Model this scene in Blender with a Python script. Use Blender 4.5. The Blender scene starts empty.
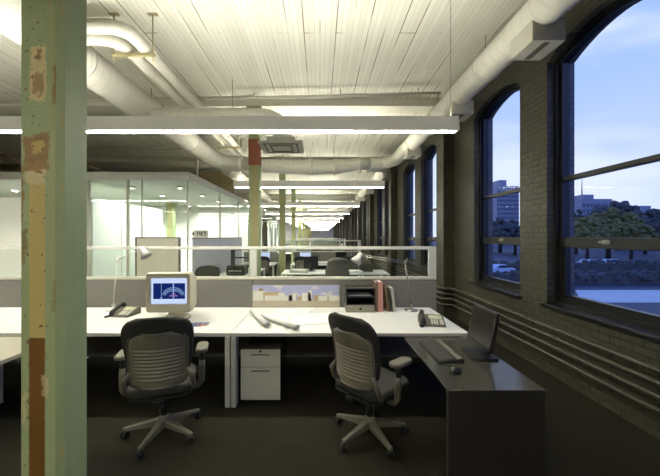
import bpy, bmesh, math, random
from mathutils import Vector, Matrix
random.seed(7)
PI = math.pi
S = bpy.context.scene
C = S.collection
R = math.radians

# ------------------------------------------------------------------ materials
def lin(c):
    out = []
    for v in c[:3]:
        v = v / 255.0
        out.append(v / 12.92 if v <= 0.04045 else ((v + 0.055) / 1.055) ** 2.4)
    return (out[0], out[1], out[2], 1.0)

class NT:
    def __init__(s, m):
        m.use_nodes = True
        s.t = m.node_tree
        s.t.nodes.clear()
        s.out = s.t.nodes.new('ShaderNodeOutputMaterial')
    def n(s, kind, **kw):
        nd = s.t.nodes.new('ShaderNode' + kind)
        for k, v in kw.items():
            setattr(nd, k, v)
        return nd
    def put(s, sock, v):
        if hasattr(v, 'is_output'):
            s.t.links.new(v, sock)
        else:
            sock.default_value = v
    def math(s, op, a, b=0.0, c=0.0):
        nd = s.n('Math', operation=op)
        s.put(nd.inputs[0], a); s.put(nd.inputs[1], b); s.put(nd.inputs[2], c)
        return nd.outputs[0]
    def mix(s, f, a, b):
        nd = s.n('Mix', data_type='RGBA')
        s.put(nd.inputs[0], f); s.put(nd.inputs[6], a); s.put(nd.inputs[7], b)
        return nd.outputs[2]
    def noise(s, vec, scale, detail=3.0, rough=0.55):
        nd = s.n('TexNoise')
        if vec is not None: s.put(nd.inputs['Vector'], vec)
        nd.inputs['Scale'].default_value = scale
        nd.inputs['Detail'].default_value = detail
        nd.inputs['Roughness'].default_value = rough
        return nd.outputs[0]
    def ramp(s, v, a, b, lo=0.0, hi=1.0, smooth=True):
        nd = s.n('MapRange')
        if smooth: nd.interpolation_type = 'SMOOTHSTEP'
        s.put(nd.inputs[0], v)
        nd.inputs[1].default_value = a; nd.inputs[2].default_value = b
        nd.inputs[3].default_value = lo; nd.inputs[4].default_value = hi
        return nd.outputs[0]
    def band(s, v, a, b, soft):
        return s.math('MULTIPLY', s.ramp(v, a - soft, a + soft), s.ramp(v, b - soft, b + soft, 1.0, 0.0))
    def obj(s):
        return s.n('TexCoord').outputs['Object']
    def geo(s):
        return s.n('NewGeometry')
    def xyz(s, v):
        nd = s.n('SeparateXYZ'); s.put(nd.inputs[0], v)
        return nd.outputs
    def vec(s, x, y, z=0.0):
        nd = s.n('CombineXYZ')
        s.put(nd.inputs[0], x); s.put(nd.inputs[1], y); s.put(nd.inputs[2], z)
        return nd.outputs[0]
    def bsdf(s, col, rough=0.5, metal=0.0, bump=None, bstr=0.3, bdist=0.01, spec=0.5):
        p = s.n('BsdfPrincipled')
        s.put(p.inputs['Base Color'], col); s.put(p.inputs['Roughness'], rough)
        s.put(p.inputs['Metallic'], metal)
        p.inputs['Specular IOR Level'].default_value = spec
        if bump is not None:
            b = s.n('Bump'); b.inputs['Strength'].default_value = bstr
            b.inputs['Distance'].default_value = bdist
            s.put(b.inputs['Height'], bump)
            s.t.links.new(b.outputs[0], p.inputs['Normal'])
        s.t.links.new(p.outputs[0], s.out.inputs[0])
        return p

def pm(name, col, rough=0.5, metal=0.0, var=0.06, scale=14.0, bump=0.0, spec=0.5):
    m = bpy.data.materials.new(name)
    t = NT(m)
    c = lin(col)
    co = t.obj()
    nz = t.noise(co, scale, 3.0)
    d = tuple(max(0, v * (1 - 2 * var)) for v in c[:3]) + (1,)
    h = tuple(min(1, v * (1 + var)) for v in c[:3]) + (1,)
    colr = t.mix(nz, d, h)
    if bump:
        b = t.noise(co, scale * 12, 2.0)
        t.bsdf(colr, rough, metal, b, bump, 0.003, spec)
    else:
        rr = t.ramp(nz, 0.2, 0.8, max(0, rough - 0.04), min(1, rough + 0.04))
        t.bsdf(colr, rr, metal, spec=spec)
    return m

def emit(name, col, strength):
    m = bpy.data.materials.new(name)
    t = NT(m)
    e = t.n('Emission')
    co = t.obj()
    nz = t.noise(co, 3.0)
    a = lin(col); b = tuple(v * 0.94 for v in a[:3]) + (1,)
    t.put(e.inputs[0], t.mix(nz, a, b)); e.inputs[1].default_value = strength
    t.t.links.new(e.outputs[0], t.out.inputs[0])
    return m

def glass_mat(name, tint=(1, 1, 1), fac=0.08, rough=0.0):
    m = bpy.data.materials.new(name)
    t = NT(m)
    tr = t.n('BsdfTransparent'); tr.inputs[0].default_value = tint + (1,)
    gl = t.n('BsdfGlossy'); gl.inputs['Roughness'].default_value = rough
    lw = t.n('LayerWeight'); lw.inputs[0].default_value = 0.35
    mx = t.n('MixShader')
    t.put(mx.inputs[0], t.ramp(lw.outputs['Facing'], 0.0, 1.0, fac * 0.6, fac * 4.0, False))
    t.t.links.new(tr.outputs[0], mx.inputs[1]); t.t.links.new(gl.outputs[0], mx.inputs[2])
    t.t.links.new(mx.outputs[0], t.out.inputs[0])
    return m

def brick_mat(name, c1, c2, mortar, rough=0.38):
    m = bpy.data.materials.new(name)
    t = NT(m)
    co = t.xyz(t.obj())
    nrm = t.xyz(t.geo().outputs['Normal'])
    isx = t.math('GREATER_THAN', t.math('ABSOLUTE', nrm[0]), 0.5)
    u = t.math('ADD', t.math('MULTIPLY', isx, co[1]), t.math('MULTIPLY', t.math('SUBTRACT', 1.0, isx), co[0]))
    v = t.vec(u, co[2])
    nz = t.noise(t.obj(), 5.0, 3.0)
    b = t.n('TexBrick')
    t.put(b.inputs['Vector'], v)
    b.inputs['Color1'].default_value = lin(c1); b.inputs['Color2'].default_value = lin(c2)
    b.inputs['Mortar'].default_value = lin(mortar)
    b.inputs['Scale'].default_value = 1.0
    b.inputs['Mortar Size'].default_value = 0.009
    b.inputs['Mortar Smooth'].default_value = 0.5
    b.inputs['Brick Width'].default_value = 0.215
    b.inputs['Row Height'].default_value = 0.072
    n2 = t.noise(t.obj(), 22.0, 4.0)
    hgt = t.math('ADD', t.math('MULTIPLY', b.outputs['Fac'], -1.0), t.math('MULTIPLY', n2, 0.5))
    col = t.mix(t.ramp(nz, 0.35, 0.75, 0.0, 0.45), b.outputs['Color'], lin(c2))
    t.bsdf(col, rough, 0.0, hgt, 1.0, 0.022, 0.45)
    return m

def ceiling_mat():
    m = bpy.data.materials.new('painted_board_ceiling')
    t = NT(m)
    co = t.xyz(t.obj())
    b = t.n('TexBrick')
    t.put(b.inputs['Vector'], t.vec(co[1], co[0]))
    b.offset = 0.37; b.offset_frequency = 3
    b.inputs['Color1'].default_value = lin((240, 239, 227)); b.inputs['Color2'].default_value = lin((230, 228, 214))
    b.inputs['Mortar'].default_value = lin((214, 210, 190))
    b.inputs['Scale'].default_value = 1.0
    b.inputs['Mortar Size'].default_value = 0.004
    b.inputs['Mortar Smooth'].default_value = 0.3
    b.inputs['Brick Width'].default_value = 3.3
    b.inputs['Row Height'].default_value = 0.075
    # wider open joints here and there
    b2 = t.n('TexBrick')
    t.put(b2.inputs['Vector'], t.vec(t.math('ADD', co[1], 0.8), co[0]))
    b2.offset = 0.29; b2.offset_frequency = 2; b2.squash = 1.0
    b2.inputs['Color1'].default_value = (0, 0, 0, 1); b2.inputs['Color2'].default_value = (0, 0, 0, 1)
    b2.inputs['Mortar'].default_value = (1, 1, 1, 1)
    b2.inputs['Scale'].default_value = 1.0
    b2.inputs['Mortar Size'].default_value = 0.007
    b2.inputs['Mortar Smooth'].default_value = 0.2
    b2.inputs['Brick Width'].default_value = 2.6
    b2.inputs['Row Height'].default_value = 0.225
    stretch = t.vec(t.math('MULTIPLY', co[0], 3.2), t.math('MULTIPLY', co[1], 0.35))
    nz = t.noise(stretch, 1.6, 2.0)
    f = t.math('MULTIPLY', b2.outputs['Fac'], t.ramp(nz, 0.46, 0.60))
    col = t.mix(f, b.outputs['Color'], lin((122, 108, 72)))
    hgt = t.math('MULTIPLY', t.math('MAXIMUM', b.outputs['Fac'], f), -1.0)
    t.bsdf(col, 0.6, 0.0, hgt, 0.6, 0.01, 0.3)
    return m

def carpet_mat():
    m = bpy.data.materials.new('dark_brown_carpet')
    t = NT(m)
    co = t.obj(); x = t.xyz(co)
    n1 = t.noise(co, 260.0, 2.0); n2 = t.noise(co, 1.3, 3.0)
    b = t.n('TexBrick')
    t.put(b.inputs['Vector'], t.vec(x[0], x[1])); b.offset = 0.0
    b.inputs['Color1'].default_value = lin((38, 36, 28)); b.inputs['Color2'].default_value = lin((43, 41, 32))
    b.inputs['Mortar'].default_value = lin((34, 31, 25))
    b.inputs['Scale'].default_value = 1.0; b.inputs['Mortar Size'].default_value = 0.003
    b.inputs['Brick Width'].default_value = 0.5; b.inputs['Row Height'].default_value = 0.5
    col = t.mix(t.ramp(n1, 0.3, 0.7, 0.0, 0.55), b.outputs['Color'], lin((27, 25, 19)))
    col = t.mix(t.ramp(n2, 0.3, 0.7, 0.0, 0.25), col, lin((54, 50, 39)))
    t.bsdf(col, 0.95, 0.0, n1, 0.5, 0.004, 0.15)
    return m

def duct_mat(name, axis):
    m = bpy.data.materials.new(name)
    t = NT(m)
    x = t.xyz(t.obj())
    a, o1, o2 = (x[1], x[0], x[2]) if axis == 'y' else (x[0], x[1], x[2])
    w = t.math('FRACT', t.math('ADD', t.math('MULTIPLY', a, 6.5), t.math('MULTIPLY', o1, 1.6)))
    seam = t.band(w, 0.44, 0.56, 0.06)
    nz = t.noise(t.obj(), 3.0)
    col = t.mix(nz, lin((240, 237, 222)), lin((248, 246, 234)))
    col = t.mix(t.math('MULTIPLY', seam, 0.12), col, lin((170, 164, 138)))
    t.bsdf(col, 0.42, 0.0, seam, 0.3, 0.005)
    return m

def column_mat(name, near):
    m = bpy.data.materials.new(name)
    t = NT(m)
    co = t.obj(); x = t.xyz(co)
    n1 = t.noise(co, 9.0, 4.0, 0.6); n2 = t.noise(co, 38.0, 3.0, 0.6)
    streak = t.noise(t.vec(t.math('MULTIPLY', x[0], 60.0), t.math('MULTIPLY', x[1], 60.0), t.math('MULTIPLY', x[2], 2.0)), 1.0, 2.0)
    col = t.mix(n1, lin((164, 178, 128)), lin((188, 196, 146)))
    col = t.mix(t.math('MULTIPLY', streak, 0.45), col, lin((140, 166, 136)))
    if near:
        wob = t.math('MULTIPLY', t.math('SUBTRACT', n1, 0.5), 0.06)
        wob2 = t.math('MULTIPLY', t.math('SUBTRACT', n2, 0.5), 0.05)
        u = t.math('ADD', x[0], t.math('ADD', wob, wob2))
        v = t.math('ADD', x[2], t.math('MULTIPLY', t.math('ADD', wob, wob2), 1.6))
        us = t.math('ADD', x[0], t.math('MULTIPLY', wob2, 0.25))
        front = t.math('LESS_THAN', x[1], -0.081)
        def patch(uu, vv, a, b, c, d, s, colr, amt=1.0):
            nonlocal col
            k = t.math('MULTIPLY', t.band(uu, a, b, s), t.band(vv, c, d, s))
            k = t.math('MULTIPLY', t.math('MULTIPLY', k, front), amt)
            col = t.mix(k, col, colr)
        tan = lin((212, 188, 118)); rust = lin((150, 108, 58)); cream = lin((228, 210, 160)); brown = lin((116, 82, 34))
        patch(us, v, -0.057, 0.019, 1.195, 1.93, 0.004, tan, 0.9)
        patch(us, x[2], -0.057, 0.019, -0.1, 1.195, 0.003, brown)
        patch(u, v, -0.075, 0.022, 1.93, 2.04, 0.008, cream, 0.8)
        patch(u, v, -0.080, 0.035, 1.99, 2.17, 0.006, rust, 0.85)
        patch(u, v, -0.050, 0.024, 2.33, 2.585, 0.005, cream)
        patch(u, v, -0.032, 0.012, 2.36, 2.46, 0.008, lin((150, 112, 66)), 0.7)
        patch(u, v, -0.022, 0.005, 2.53, 2.575, 0.006, rust, 0.8)
        patch(u, v, 0.055, 0.08, 1.33, 1.47, 0.01, rust, 0.45)
        patch(u, v, -0.10, -0.075, 1.55, 1.63, 0.01, rust, 0.7)
        patch(u, v, -0.098, -0.07, 0.78, 0.93, 0.01, cream, 0.6)
        patch(u, v, 0.045, 0.068, 1.5, 2.9, 0.006, lin((178, 176, 128)), 0.7)
        patch(u, v, 0.058, 0.075, 2.32, 2.5, 0.006, rust, 0.8)
        patch(u, v, -0.10, -0.082, 1.75, 2.02, 0.006, rust, 0.8)
        patch(u, v, -0.04, 0.01, 2.08, 2.14, 0.008, tan, 0.8)
        patch(u, v, -0.09, -0.06, 1.62, 1.72, 0.006, brown, 0.6)
        patch(u, v, 0.0, 0.03, 0.9, 1.02, 0.006, cream, 0.5)
        chips = t.math('MULTIPLY', t.ramp(n2, 0.62, 0.66), t.band(u, -0.07, 0.035, 0.01))
        col = t.mix(t.math('MULTIPLY', t.math('MULTIPLY', chips, front), 0.8), col, lin((120, 74, 44)))
        edge = t.math('MULTIPLY', t.ramp(n1, 0.58, 0.62), t.math('ADD', t.band(x[0], 0.082, 0.094, 0.004), t.band(x[0], -0.1, -0.09, 0.004)))
        col = t.mix(t.math('MULTIPLY', edge, 0.6), col, lin((190, 170, 110)))
    else:
        col = t.mix(t.ramp(n2, 0.6, 0.66, 0.0, 0.6), col, lin((176, 160, 104)))
        stripe = t.math('MULTIPLY', t.band(x[0], -0.05, 0.085, 0.01), t.math('LESS_THAN', x[1], 0.0))
        col = t.mix(t.math('MULTIPLY', stripe, t.ramp(x[2], 3.15, 3.2, 0.75, 0.0)), col, lin((186, 174, 122)))
    t.bsdf(col, 0.5, 0.0, t.math('ADD', n1, t.math('MULTIPLY', n2, 0.5)), 0.5, 0.008, 0.4)
    return m

M = {}
M['brick'] = brick_mat('dark_painted_brick', (84, 82, 67), (72, 70, 57), (54, 52, 43))
M['brick2'] = brick_mat('brown_brick', (158, 146, 110), (142, 131, 98), (104, 94, 68))
M['brick_out'] = brick_mat('pale_outside_brick', (128, 126, 124), (112, 110, 108), (142, 140, 138))
M['ceiling'] = ceiling_mat()
M['beam'] = pm('painted_beam', (234, 231, 216), 0.6)
M['carpet'] = carpet_mat()
M['duct_y'] = duct_mat('painted_spiral_duct_long', 'y')
M['duct_x'] = duct_mat('painted_spiral_duct_cross', 'x')
M['white_paint'] = pm('white_wall_paint', (246, 246, 240), 0.6, var=0.02)
M['offwhite'] = pm('cream_metal', (224, 221, 206), 0.4)
M['dark_paint'] = pm('dark_window_paint', (27, 28, 29), 0.35)
M['pipe_dark'] = pm('dark_painted_pipe', (68, 65, 53), 0.3)
M['white_lam'] = pm('white_laminate', (236, 235, 228), 0.35, var=0.02)
M['white_edge'] = pm('white_edge_band', (226, 224, 214), 0.4, var=0.02)
M['white_metal'] = pm('white_powder_coat', (228, 227, 218), 0.35, var=0.03)
M['grey_fabric'] = pm('grey_panel_fabric', (122, 120, 114), 0.9, var=0.08, scale=60, bump=0.3)
M['dark_lam'] = pm('dark_grey_laminate', (66, 64, 58), 0.18, var=0.06)
M['dark_lam2'] = pm('dark_panel_laminate', (44, 42, 37), 0.5, var=0.06)
M['beige_lam'] = pm('beige_laminate', (172, 166, 148), 0.45, var=0.03)
M['black'] = pm('black_plastic', (24, 24, 23), 0.45, var=0.1)
M['black_soft'] = pm('black_fabric', (34, 33, 32), 0.9, var=0.15, scale=80, bump=0.4)
M['dark_mesh'] = pm('charcoal_fabric', (48, 47, 43), 0.85, var=0.15, scale=80, bump=0.4)
M['chair_grey'] = pm('warm_grey_plastic', (98, 94, 82), 0.4, var=0.08)
M['chair_shell'] = pm('grey_back_shell', (116, 111, 96), 0.4, var=0.08)
M['chair_metal'] = pm('satin_grey_metal', (116, 112, 100), 0.38, 0.1)
M['steel'] = pm('brushed_steel', (168, 166, 158), 0.3, 0.9)
M['rod'] = pm('yellowed_steel_rod', (176, 166, 124), 0.5, 0.2)
M['crt'] = pm('beige_monitor_plastic', (214, 207, 180), 0.5, var=0.03)
M['phone'] = pm('grey_phone_plastic', (92, 90, 80), 0.4)
M['phone_lcd'] = pm('phone_display', (208, 212, 180), 0.3)
M['key_grey'] = pm('dark_grey_keys', (62, 61, 58), 0.5)
M['paper'] = pm('white_paper', (238, 237, 232), 0.8, var=0.02)
M['cardboard'] = pm('grey_card', (150, 146, 130), 0.7)
M['pink'] = pm('pink_cover', (224, 160, 150), 0.6)
M['brown_cover'] = pm('brown_cover', (126, 104, 80), 0.6)
M['white_cover'] = pm('pale_cover', (206, 204, 190), 0.6)
M['red_paint'] = pm('red_brown_paint', (142, 78, 52), 0.5)
M['lens'] = emit('lamp_lens', (254, 251, 236), 118.0)
M['lens_dim'] = emit('lamp_lens_soft', (254, 251, 236), 60.0)
M['uplens'] = emit('lamp_uplight', (255, 252, 237), 60.0)
M['lens_far'] = emit('lamp_lens_far', (254, 251, 236), 70.0)
M['uplens_far'] = emit('lamp_uplight_far', (255, 250, 230), 120.0)
M['opal'] = pm('glowing_opal_housing', (228, 226, 214), 0.4, var=0.03)
_p = [n for n in M['opal'].node_tree.nodes if n.type == 'BSDF_PRINCIPLED'][0]
_p.inputs['Emission Color'].default_value = lin((255, 250, 232)); _p.inputs['Emission Strength'].default_value = 0.13
M['scr_white'] = emit('screen_pale_blue', (206, 222, 255), 1.0)
M['scr_blue'] = emit('screen_blue', (22, 40, 104), 1.0)
M['scr_line'] = emit('screen_lines', (150, 180, 226), 1.0)
M['scr_pink'] = emit('screen_pink_lines', (150, 110, 170), 1.0)
M['lcd_off'] = pm('dark_screen', (34, 32, 28), 0.22)
M['glass_win'] = glass_mat('window_glass', (0.93, 0.96, 1.0), 0.004)
M['glass_office'] = glass_mat('office_glass', (0.93, 0.97, 0.94), 0.03)
M['glass_screen'] = glass_mat('screen_glass', (0.96, 0.98, 0.96), 0.04)
m = bpy.data.materials.new('frosted_white_panel'); q = NT(m)
nzf = q.noise(q.obj(), 4.0); cf = q.mix(nzf, lin((236, 236, 228)), lin((242, 242, 236)))
d1 = q.n('BsdfDiffuse'); d2 = q.n('BsdfTranslucent'); mx = q.n('MixShader'); q.put(d1.inputs[0], cf); q.put(d2.inputs[0], cf); mx.inputs[0].default_value = 0.6
q.t.links.new(d1.outputs[0], mx.inputs[1]); q.t.links.new(d2.outputs[0], mx.inputs[2]); q.t.links.new(mx.outputs[0], q.out.inputs[0]); M['frosted'] = m
M['cream_board'] = pm('cream_pinboard', (250, 244, 222), 0.8, var=0.02)
M['lav_board'] = pm('pale_lavender_panel', (190, 190, 198), 0.7, var=0.03)
M['tree_green'] = pm('green_leaves', (132, 128, 68), 0.8, var=0.3, scale=0.8)
M['tree_dark'] = pm('dark_leaves', (100, 98, 90), 0.8, var=0.35, scale=0.8)
M['bark'] = pm('tree_bark', (70, 60, 50), 0.9)
M['far_build'] = pm('far_building_wall', (166, 164, 168), 0.8)
M['far_dark'] = pm('far_building_windows', (104, 106, 116), 0.4)
M['pavement'] = pm('pale_pavement', (236, 230, 214), 0.7, var=0.12, scale=0.6)
M['asphalt'] = pm('dark_ground', (82, 84, 92), 0.7, var=0.2, scale=0.3)
M['car_white'] = pm('pale_car_paint', (214, 220, 230), 0.3)
M['car_dark'] = pm('dark_car_paint', (40, 46, 62), 0.3)

# ------------------------------------------------------------------ mesh helpers
def BM(): return bmesh.new()

def box(bm, x0, x1, y0, y1, z0, z1, mi=0, mat=None):
    ps = [(x0, y0, z0), (x1, y0, z0), (x1, y1, z0), (x0, y1, z0), (x0, y0, z1), (x1, y0, z1), (x1, y1, z1), (x0, y1, z1)]
    vs = [bm.verts.new(mat @ Vector(p) if mat else p) for p in ps]
    for f in ((3, 2, 1, 0), (4, 5, 6, 7), (0, 1, 5, 4), (1, 2, 6, 5), (2, 3, 7, 6), (3, 0, 4, 7)):
        bm.faces.new([vs[i] for i in f]).material_index = mi
    return vs

def tube(bm, pts, r, n=12, caps=True, mi=0):
    pts = [Vector(p) for p in pts]
    rs = r if isinstance(r, (list, tuple)) else [r] * len(pts)
    rings = []; up = None
    for i, p in enumerate(pts):
        d = (pts[min(i + 1, len(pts) - 1)] - pts[max(i - 1, 0)]).normalized()
        if up is None:
            up = Vector((0, 0, 1)) if abs(d.z) < 0.9 else Vector((1, 0, 0))
        s = d.cross(up).normalized(); up = s.cross(d).normalized()
        rings.append([bm.verts.new(p + (s * math.cos(a) + up * math.sin(a)) * rs[i]) for a in [2 * PI * k / n for k in range(n)]])
    for a, b in zip(rings, rings[1:]):
        for k in range(n):
            f = bm.faces.new((a[k], a[(k + 1) % n], b[(k + 1) % n], b[k])); f.smooth = True; f.material_index = mi
    if caps:
        bm.faces.new(rings[0][::-1]).material_index = mi; bm.faces.new(rings[-1]).material_index = mi

def lathe(bm, prof, loc=(0, 0, 0), n=20, mat=None, mi=0):
    loc = Vector(loc); rings = []
    for r, z in prof:
        ring = []
        for k in range(n):
            a = 2 * PI * k / n
            v = Vector((r * math.cos(a), r * math.sin(a), z))
            if mat: v = mat @ v
            ring.append(bm.verts.new(loc + v))
        rings.append(ring)
    for a, b in zip(rings, rings[1:]):
        for k in range(n):
            f = bm.faces.new((a[k], a[(k + 1) % n], b[(k + 1) % n], b[k])); f.smooth = True; f.material_index = mi
    if prof[0][0] > 1e-5: bm.faces.new(rings[0][::-1]).material_index = mi
    if prof[-1][0] > 1e-5: bm.faces.new(rings[-1]).material_index = mi

def prism(bm, pts, h0, h1, axis='z', mi=0, mat=None):
    def P(a, b, h):
        v = Vector((a, b, h)) if axis == 'z' else Vector((h, a, b)) if axis == 'x' else Vector((a, h, b))
        return mat @ v if mat else v
    lo = [bm.verts.new(P(a, b, h0)) for a, b in pts]; hi = [bm.verts.new(P(a, b, h1)) for a, b in pts]
    n = len(pts)
    bm.faces.new(lo[::-1]).material_index = mi; bm.faces.new(hi).material_index = mi
    for k in range(n):
        bm.faces.new((lo[k], lo[(k + 1) % n], hi[(k + 1) % n], hi[k])).material_index = mi

def rrect(x0, x1, y0, y1, r, n=5):
    out = []
    for cx, cy, a0 in ((x1 - r, y0 + r, -90), (x1 - r, y1 - r, 0), (x0 + r, y1 - r, 90), (x0 + r, y0 + r, 180)):
        for k in range(n + 1):
            a = R(a0 + 90 * k / n); out.append((cx + r * math.cos(a), cy + r * math.sin(a)))
    return out

def shell(bm, f, nu, nv, th, mi=0):
    A = [[bm.verts.new(f(-1 + 2 * i / nu, j / nv)) for i in range(nu + 1)] for j in range(nv + 1)]
    t = Vector(th)
    B = [[bm.verts.new(v.co + t) for v in row] for row in A]
    def q(a, b, c, d):
        try:
            fc = bm.faces.new((a, b, c, d)); fc.smooth = True; fc.material_index = mi
        except ValueError: pass
    for j in range(nv):
        for i in range(nu):
            q(A[j][i], A[j][i + 1], A[j + 1][i + 1], A[j + 1][i])
            q(B[j + 1][i], B[j + 1][i + 1], B[j][i + 1], B[j][i])
    for i in range(nu):
        q(A[0][i], B[0][i], B[0][i + 1], A[0][i + 1]); q(A[nv][i + 1], B[nv][i + 1], B[nv][i], A[nv][i])
    for j in range(nv):
        q(A[j + 1][0], B[j + 1][0], B[j][0], A[j][0]); q(A[j][nu], B[j][nu], B[j + 1][nu], A[j + 1][nu])

def obj(name, bm, mats, parent=None, bev=0.0, seg=2, sub=0, loc=None, rot=None):
    bmesh.ops.recalc_face_normals(bm, faces=bm.faces)
    me = bpy.data.meshes.new(name)
    bm.to_mesh(me); bm.free()
    for m in (mats if isinstance(mats, (list, tuple)) else [mats]):
        me.materials.append(M[m] if isinstance(m, str) else m)
    o = bpy.data.objects.new(name, me)
    C.objects.link(o)
    if parent is not None: o.parent = parent
    if loc is not None: o.location = loc
    if rot is not None: o.rotation_euler = rot
    if bev:
        b = o.modifiers.new('bevel', 'BEVEL'); b.width = bev; b.segments = seg; b.limit_method = 'ANGLE'; b.angle_limit = R(40)
    if sub:
        s = o.modifiers.new('subsurf', 'SUBSURF'); s.levels = sub; s.render_levels = sub
    return o

def bx(name, mats, parent, *dims, bev=0.0, **kw):
    bm = BM(); box(bm, *dims); return obj(name, bm, mats, parent, bev, **kw)

def tag(o, label, cat, group=None, kind=None):
    o['label'] = label
    if cat: o['category'] = cat
    if group: o['group'] = group
    if kind: o['kind'] = kind
    return o

def thing(name, label, cat, loc=(0, 0, 0), rz=0.0, group=None, kind=None):
    o = bpy.data.objects.new(name, None); C.objects.link(o)
    o.empty_display_size = 0.1
    o.location = loc; o.rotation_euler = (0, 0, rz)
    return tag(o, label, cat, group, kind)

def struct(o, label, cat=None):
    return tag(o, label, cat, None, 'structure')

KIDS = {}
def dup(root, loc, rz, label, group=None):
    bykids = {}
    for o in C.objects:
        if o.parent is not None: bykids.setdefault(o.parent.name, []).append(o)
    def rec(o, par):
        c = o.copy(); C.objects.link(c)
        if par is not None: c.parent = par
        for ch in bykids.get(o.name, []): rec(ch, c)
        return c
    r = rec(root, None)
    r.location = loc; r.rotation_euler = (0, 0, rz); r['label'] = label
    if group: r['group'] = group
    return r

def arc(c, r, a0, a1, n=8, plane='xy', h=0.0):
    out = []
    for k in range(n + 1):
        a = R(a0 + (a1 - a0) * k / n)
        out.append((c[0] + r * math.cos(a), c[1] + r * math.sin(a), h))
    return out

# ------------------------------------------------------------------ the shell of the hall
WX, WO = 2.8, 3.14           # inner / outer face of the window wall
CZ = 4.55                    # ceiling
Y0, Y1 = -3.2, 63.0
XL = -12.0
o = bx('floor', 'carpet', None, XL, WX, Y0, Y1, -0.2, 0.0); struct(o, 'dark brown carpet tile floor of the long office hall', 'floor')
o = bx('ceiling', 'ceiling', None, XL, WO, Y0, Y1, CZ, CZ + 0.2); struct(o, 'white painted board ceiling running along the hall', 'ceiling')
o = bx('wall_back', 'white_paint', None, XL, WO, Y1, Y1 + 0.2, -0.2, CZ); struct(o, 'pale end wall far down the hall', 'wall')
o = bx('wall_front', 'brick2', None, XL, WO, Y0 - 0.2, Y0, -0.2, CZ); struct(o, 'brick wall behind the camera position', 'wall')
o = bx('wall_left', 'brick2', None, XL - 0.2, XL, Y0, Y1, -0.2, CZ); struct(o, 'dark brick wall behind the glass offices', 'wall')

WW, ZS, ZA, RISE = 1.30, 0.86, 3.82, 0.18
wins = []
for k in range(-1, 13):
    wins += [2.55 + 4.83 * k, 4.37 + 4.83 * k]
def zarch(t): return ZA + RISE * (1 - (2 * t - 1) ** 2)
bm = BM(); NA = 12
def quad(*p): bm.faces.new([bm.verts.new(q) for q in p])
ycur = Y0
for X in (WX, WO):
    y = Y0
    for w in wins:
        quad((X, y, -0.2), (X, w, -0.2), (X, w, CZ), (X, y, CZ))
        quad((X, w, -0.2), (X, w + WW, -0.2), (X, w + WW, ZS), (X, w, ZS))
        for i in range(NA):
            a, b = i / NA, (i + 1) / NA
            quad((X, w + WW * a, zarch(a)), (X, w + WW * b, zarch(b)), (X, w + WW * b, CZ), (X, w + WW * a, CZ))
        y = w + WW
    quad((X, y, -0.2), (X, Y1, -0.2), (X, Y1, CZ), (X, y, CZ))
bm.faces.ensure_lookup_table()
for f in bm.faces:
    if abs(f.verts[0].co.x - WO) < 1e-4: f.material_index = 1
XM = 3.02
def quad(*p, mi=0): bm.faces.new([bm.verts.new(q) for q in p]).material_index = mi
for w in wins:
    for xa, xb, mi in ((WX, XM, 0), (XM, WO, 1)):
        quad((xa, w, ZS), (xb, w, ZS), (xb, w + WW, ZS), (xa, w + WW, ZS), mi=mi)
        for y in (w, w + WW): quad((xa, y, ZS), (xb, y, ZS), (xb, y, ZA), (xa, y, ZA), mi=mi)
        for i in range(NA):
            a, b = i / NA, (i + 1) / NA
            quad((xa, w + WW * a, zarch(a)), (xa, w + WW * b, zarch(b)), (xb, w + WW * b, zarch(b)), (xb, w + WW * a, zarch(a)), mi=mi)
bmesh.ops.remove_doubles(bm, verts=bm.verts, dist=1e-4)
wall = obj('wall_right', bm, ['brick', 'brick_out']); struct(wall, 'dark painted brick wall with a long row of arched windows', 'wall')
for k in range(-1, 13):
    y = 6.52 + 4.83 * k
    if y > 64: break
    bx('pilaster', 'brick', wall, WX - 0.22, WX + 0.01, y, y + 0.40, 0.0, CZ)

ORD = ['first', 'second', 'third', 'fourth', 'fifth', 'sixth', 'seventh', 'eighth', 'ninth', 'tenth', 'eleventh', 'twelfth', 'thirteenth', 'fourteenth', 'fifteenth',
       'sixteenth', 'seventeenth', 'eighteenth', 'nineteenth', 'twentieth', 'twenty-first', 'twenty-second', 'twenty-third', 'twenty-fourth', 'twenty-fifth', 'twenty-sixth']

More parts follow.
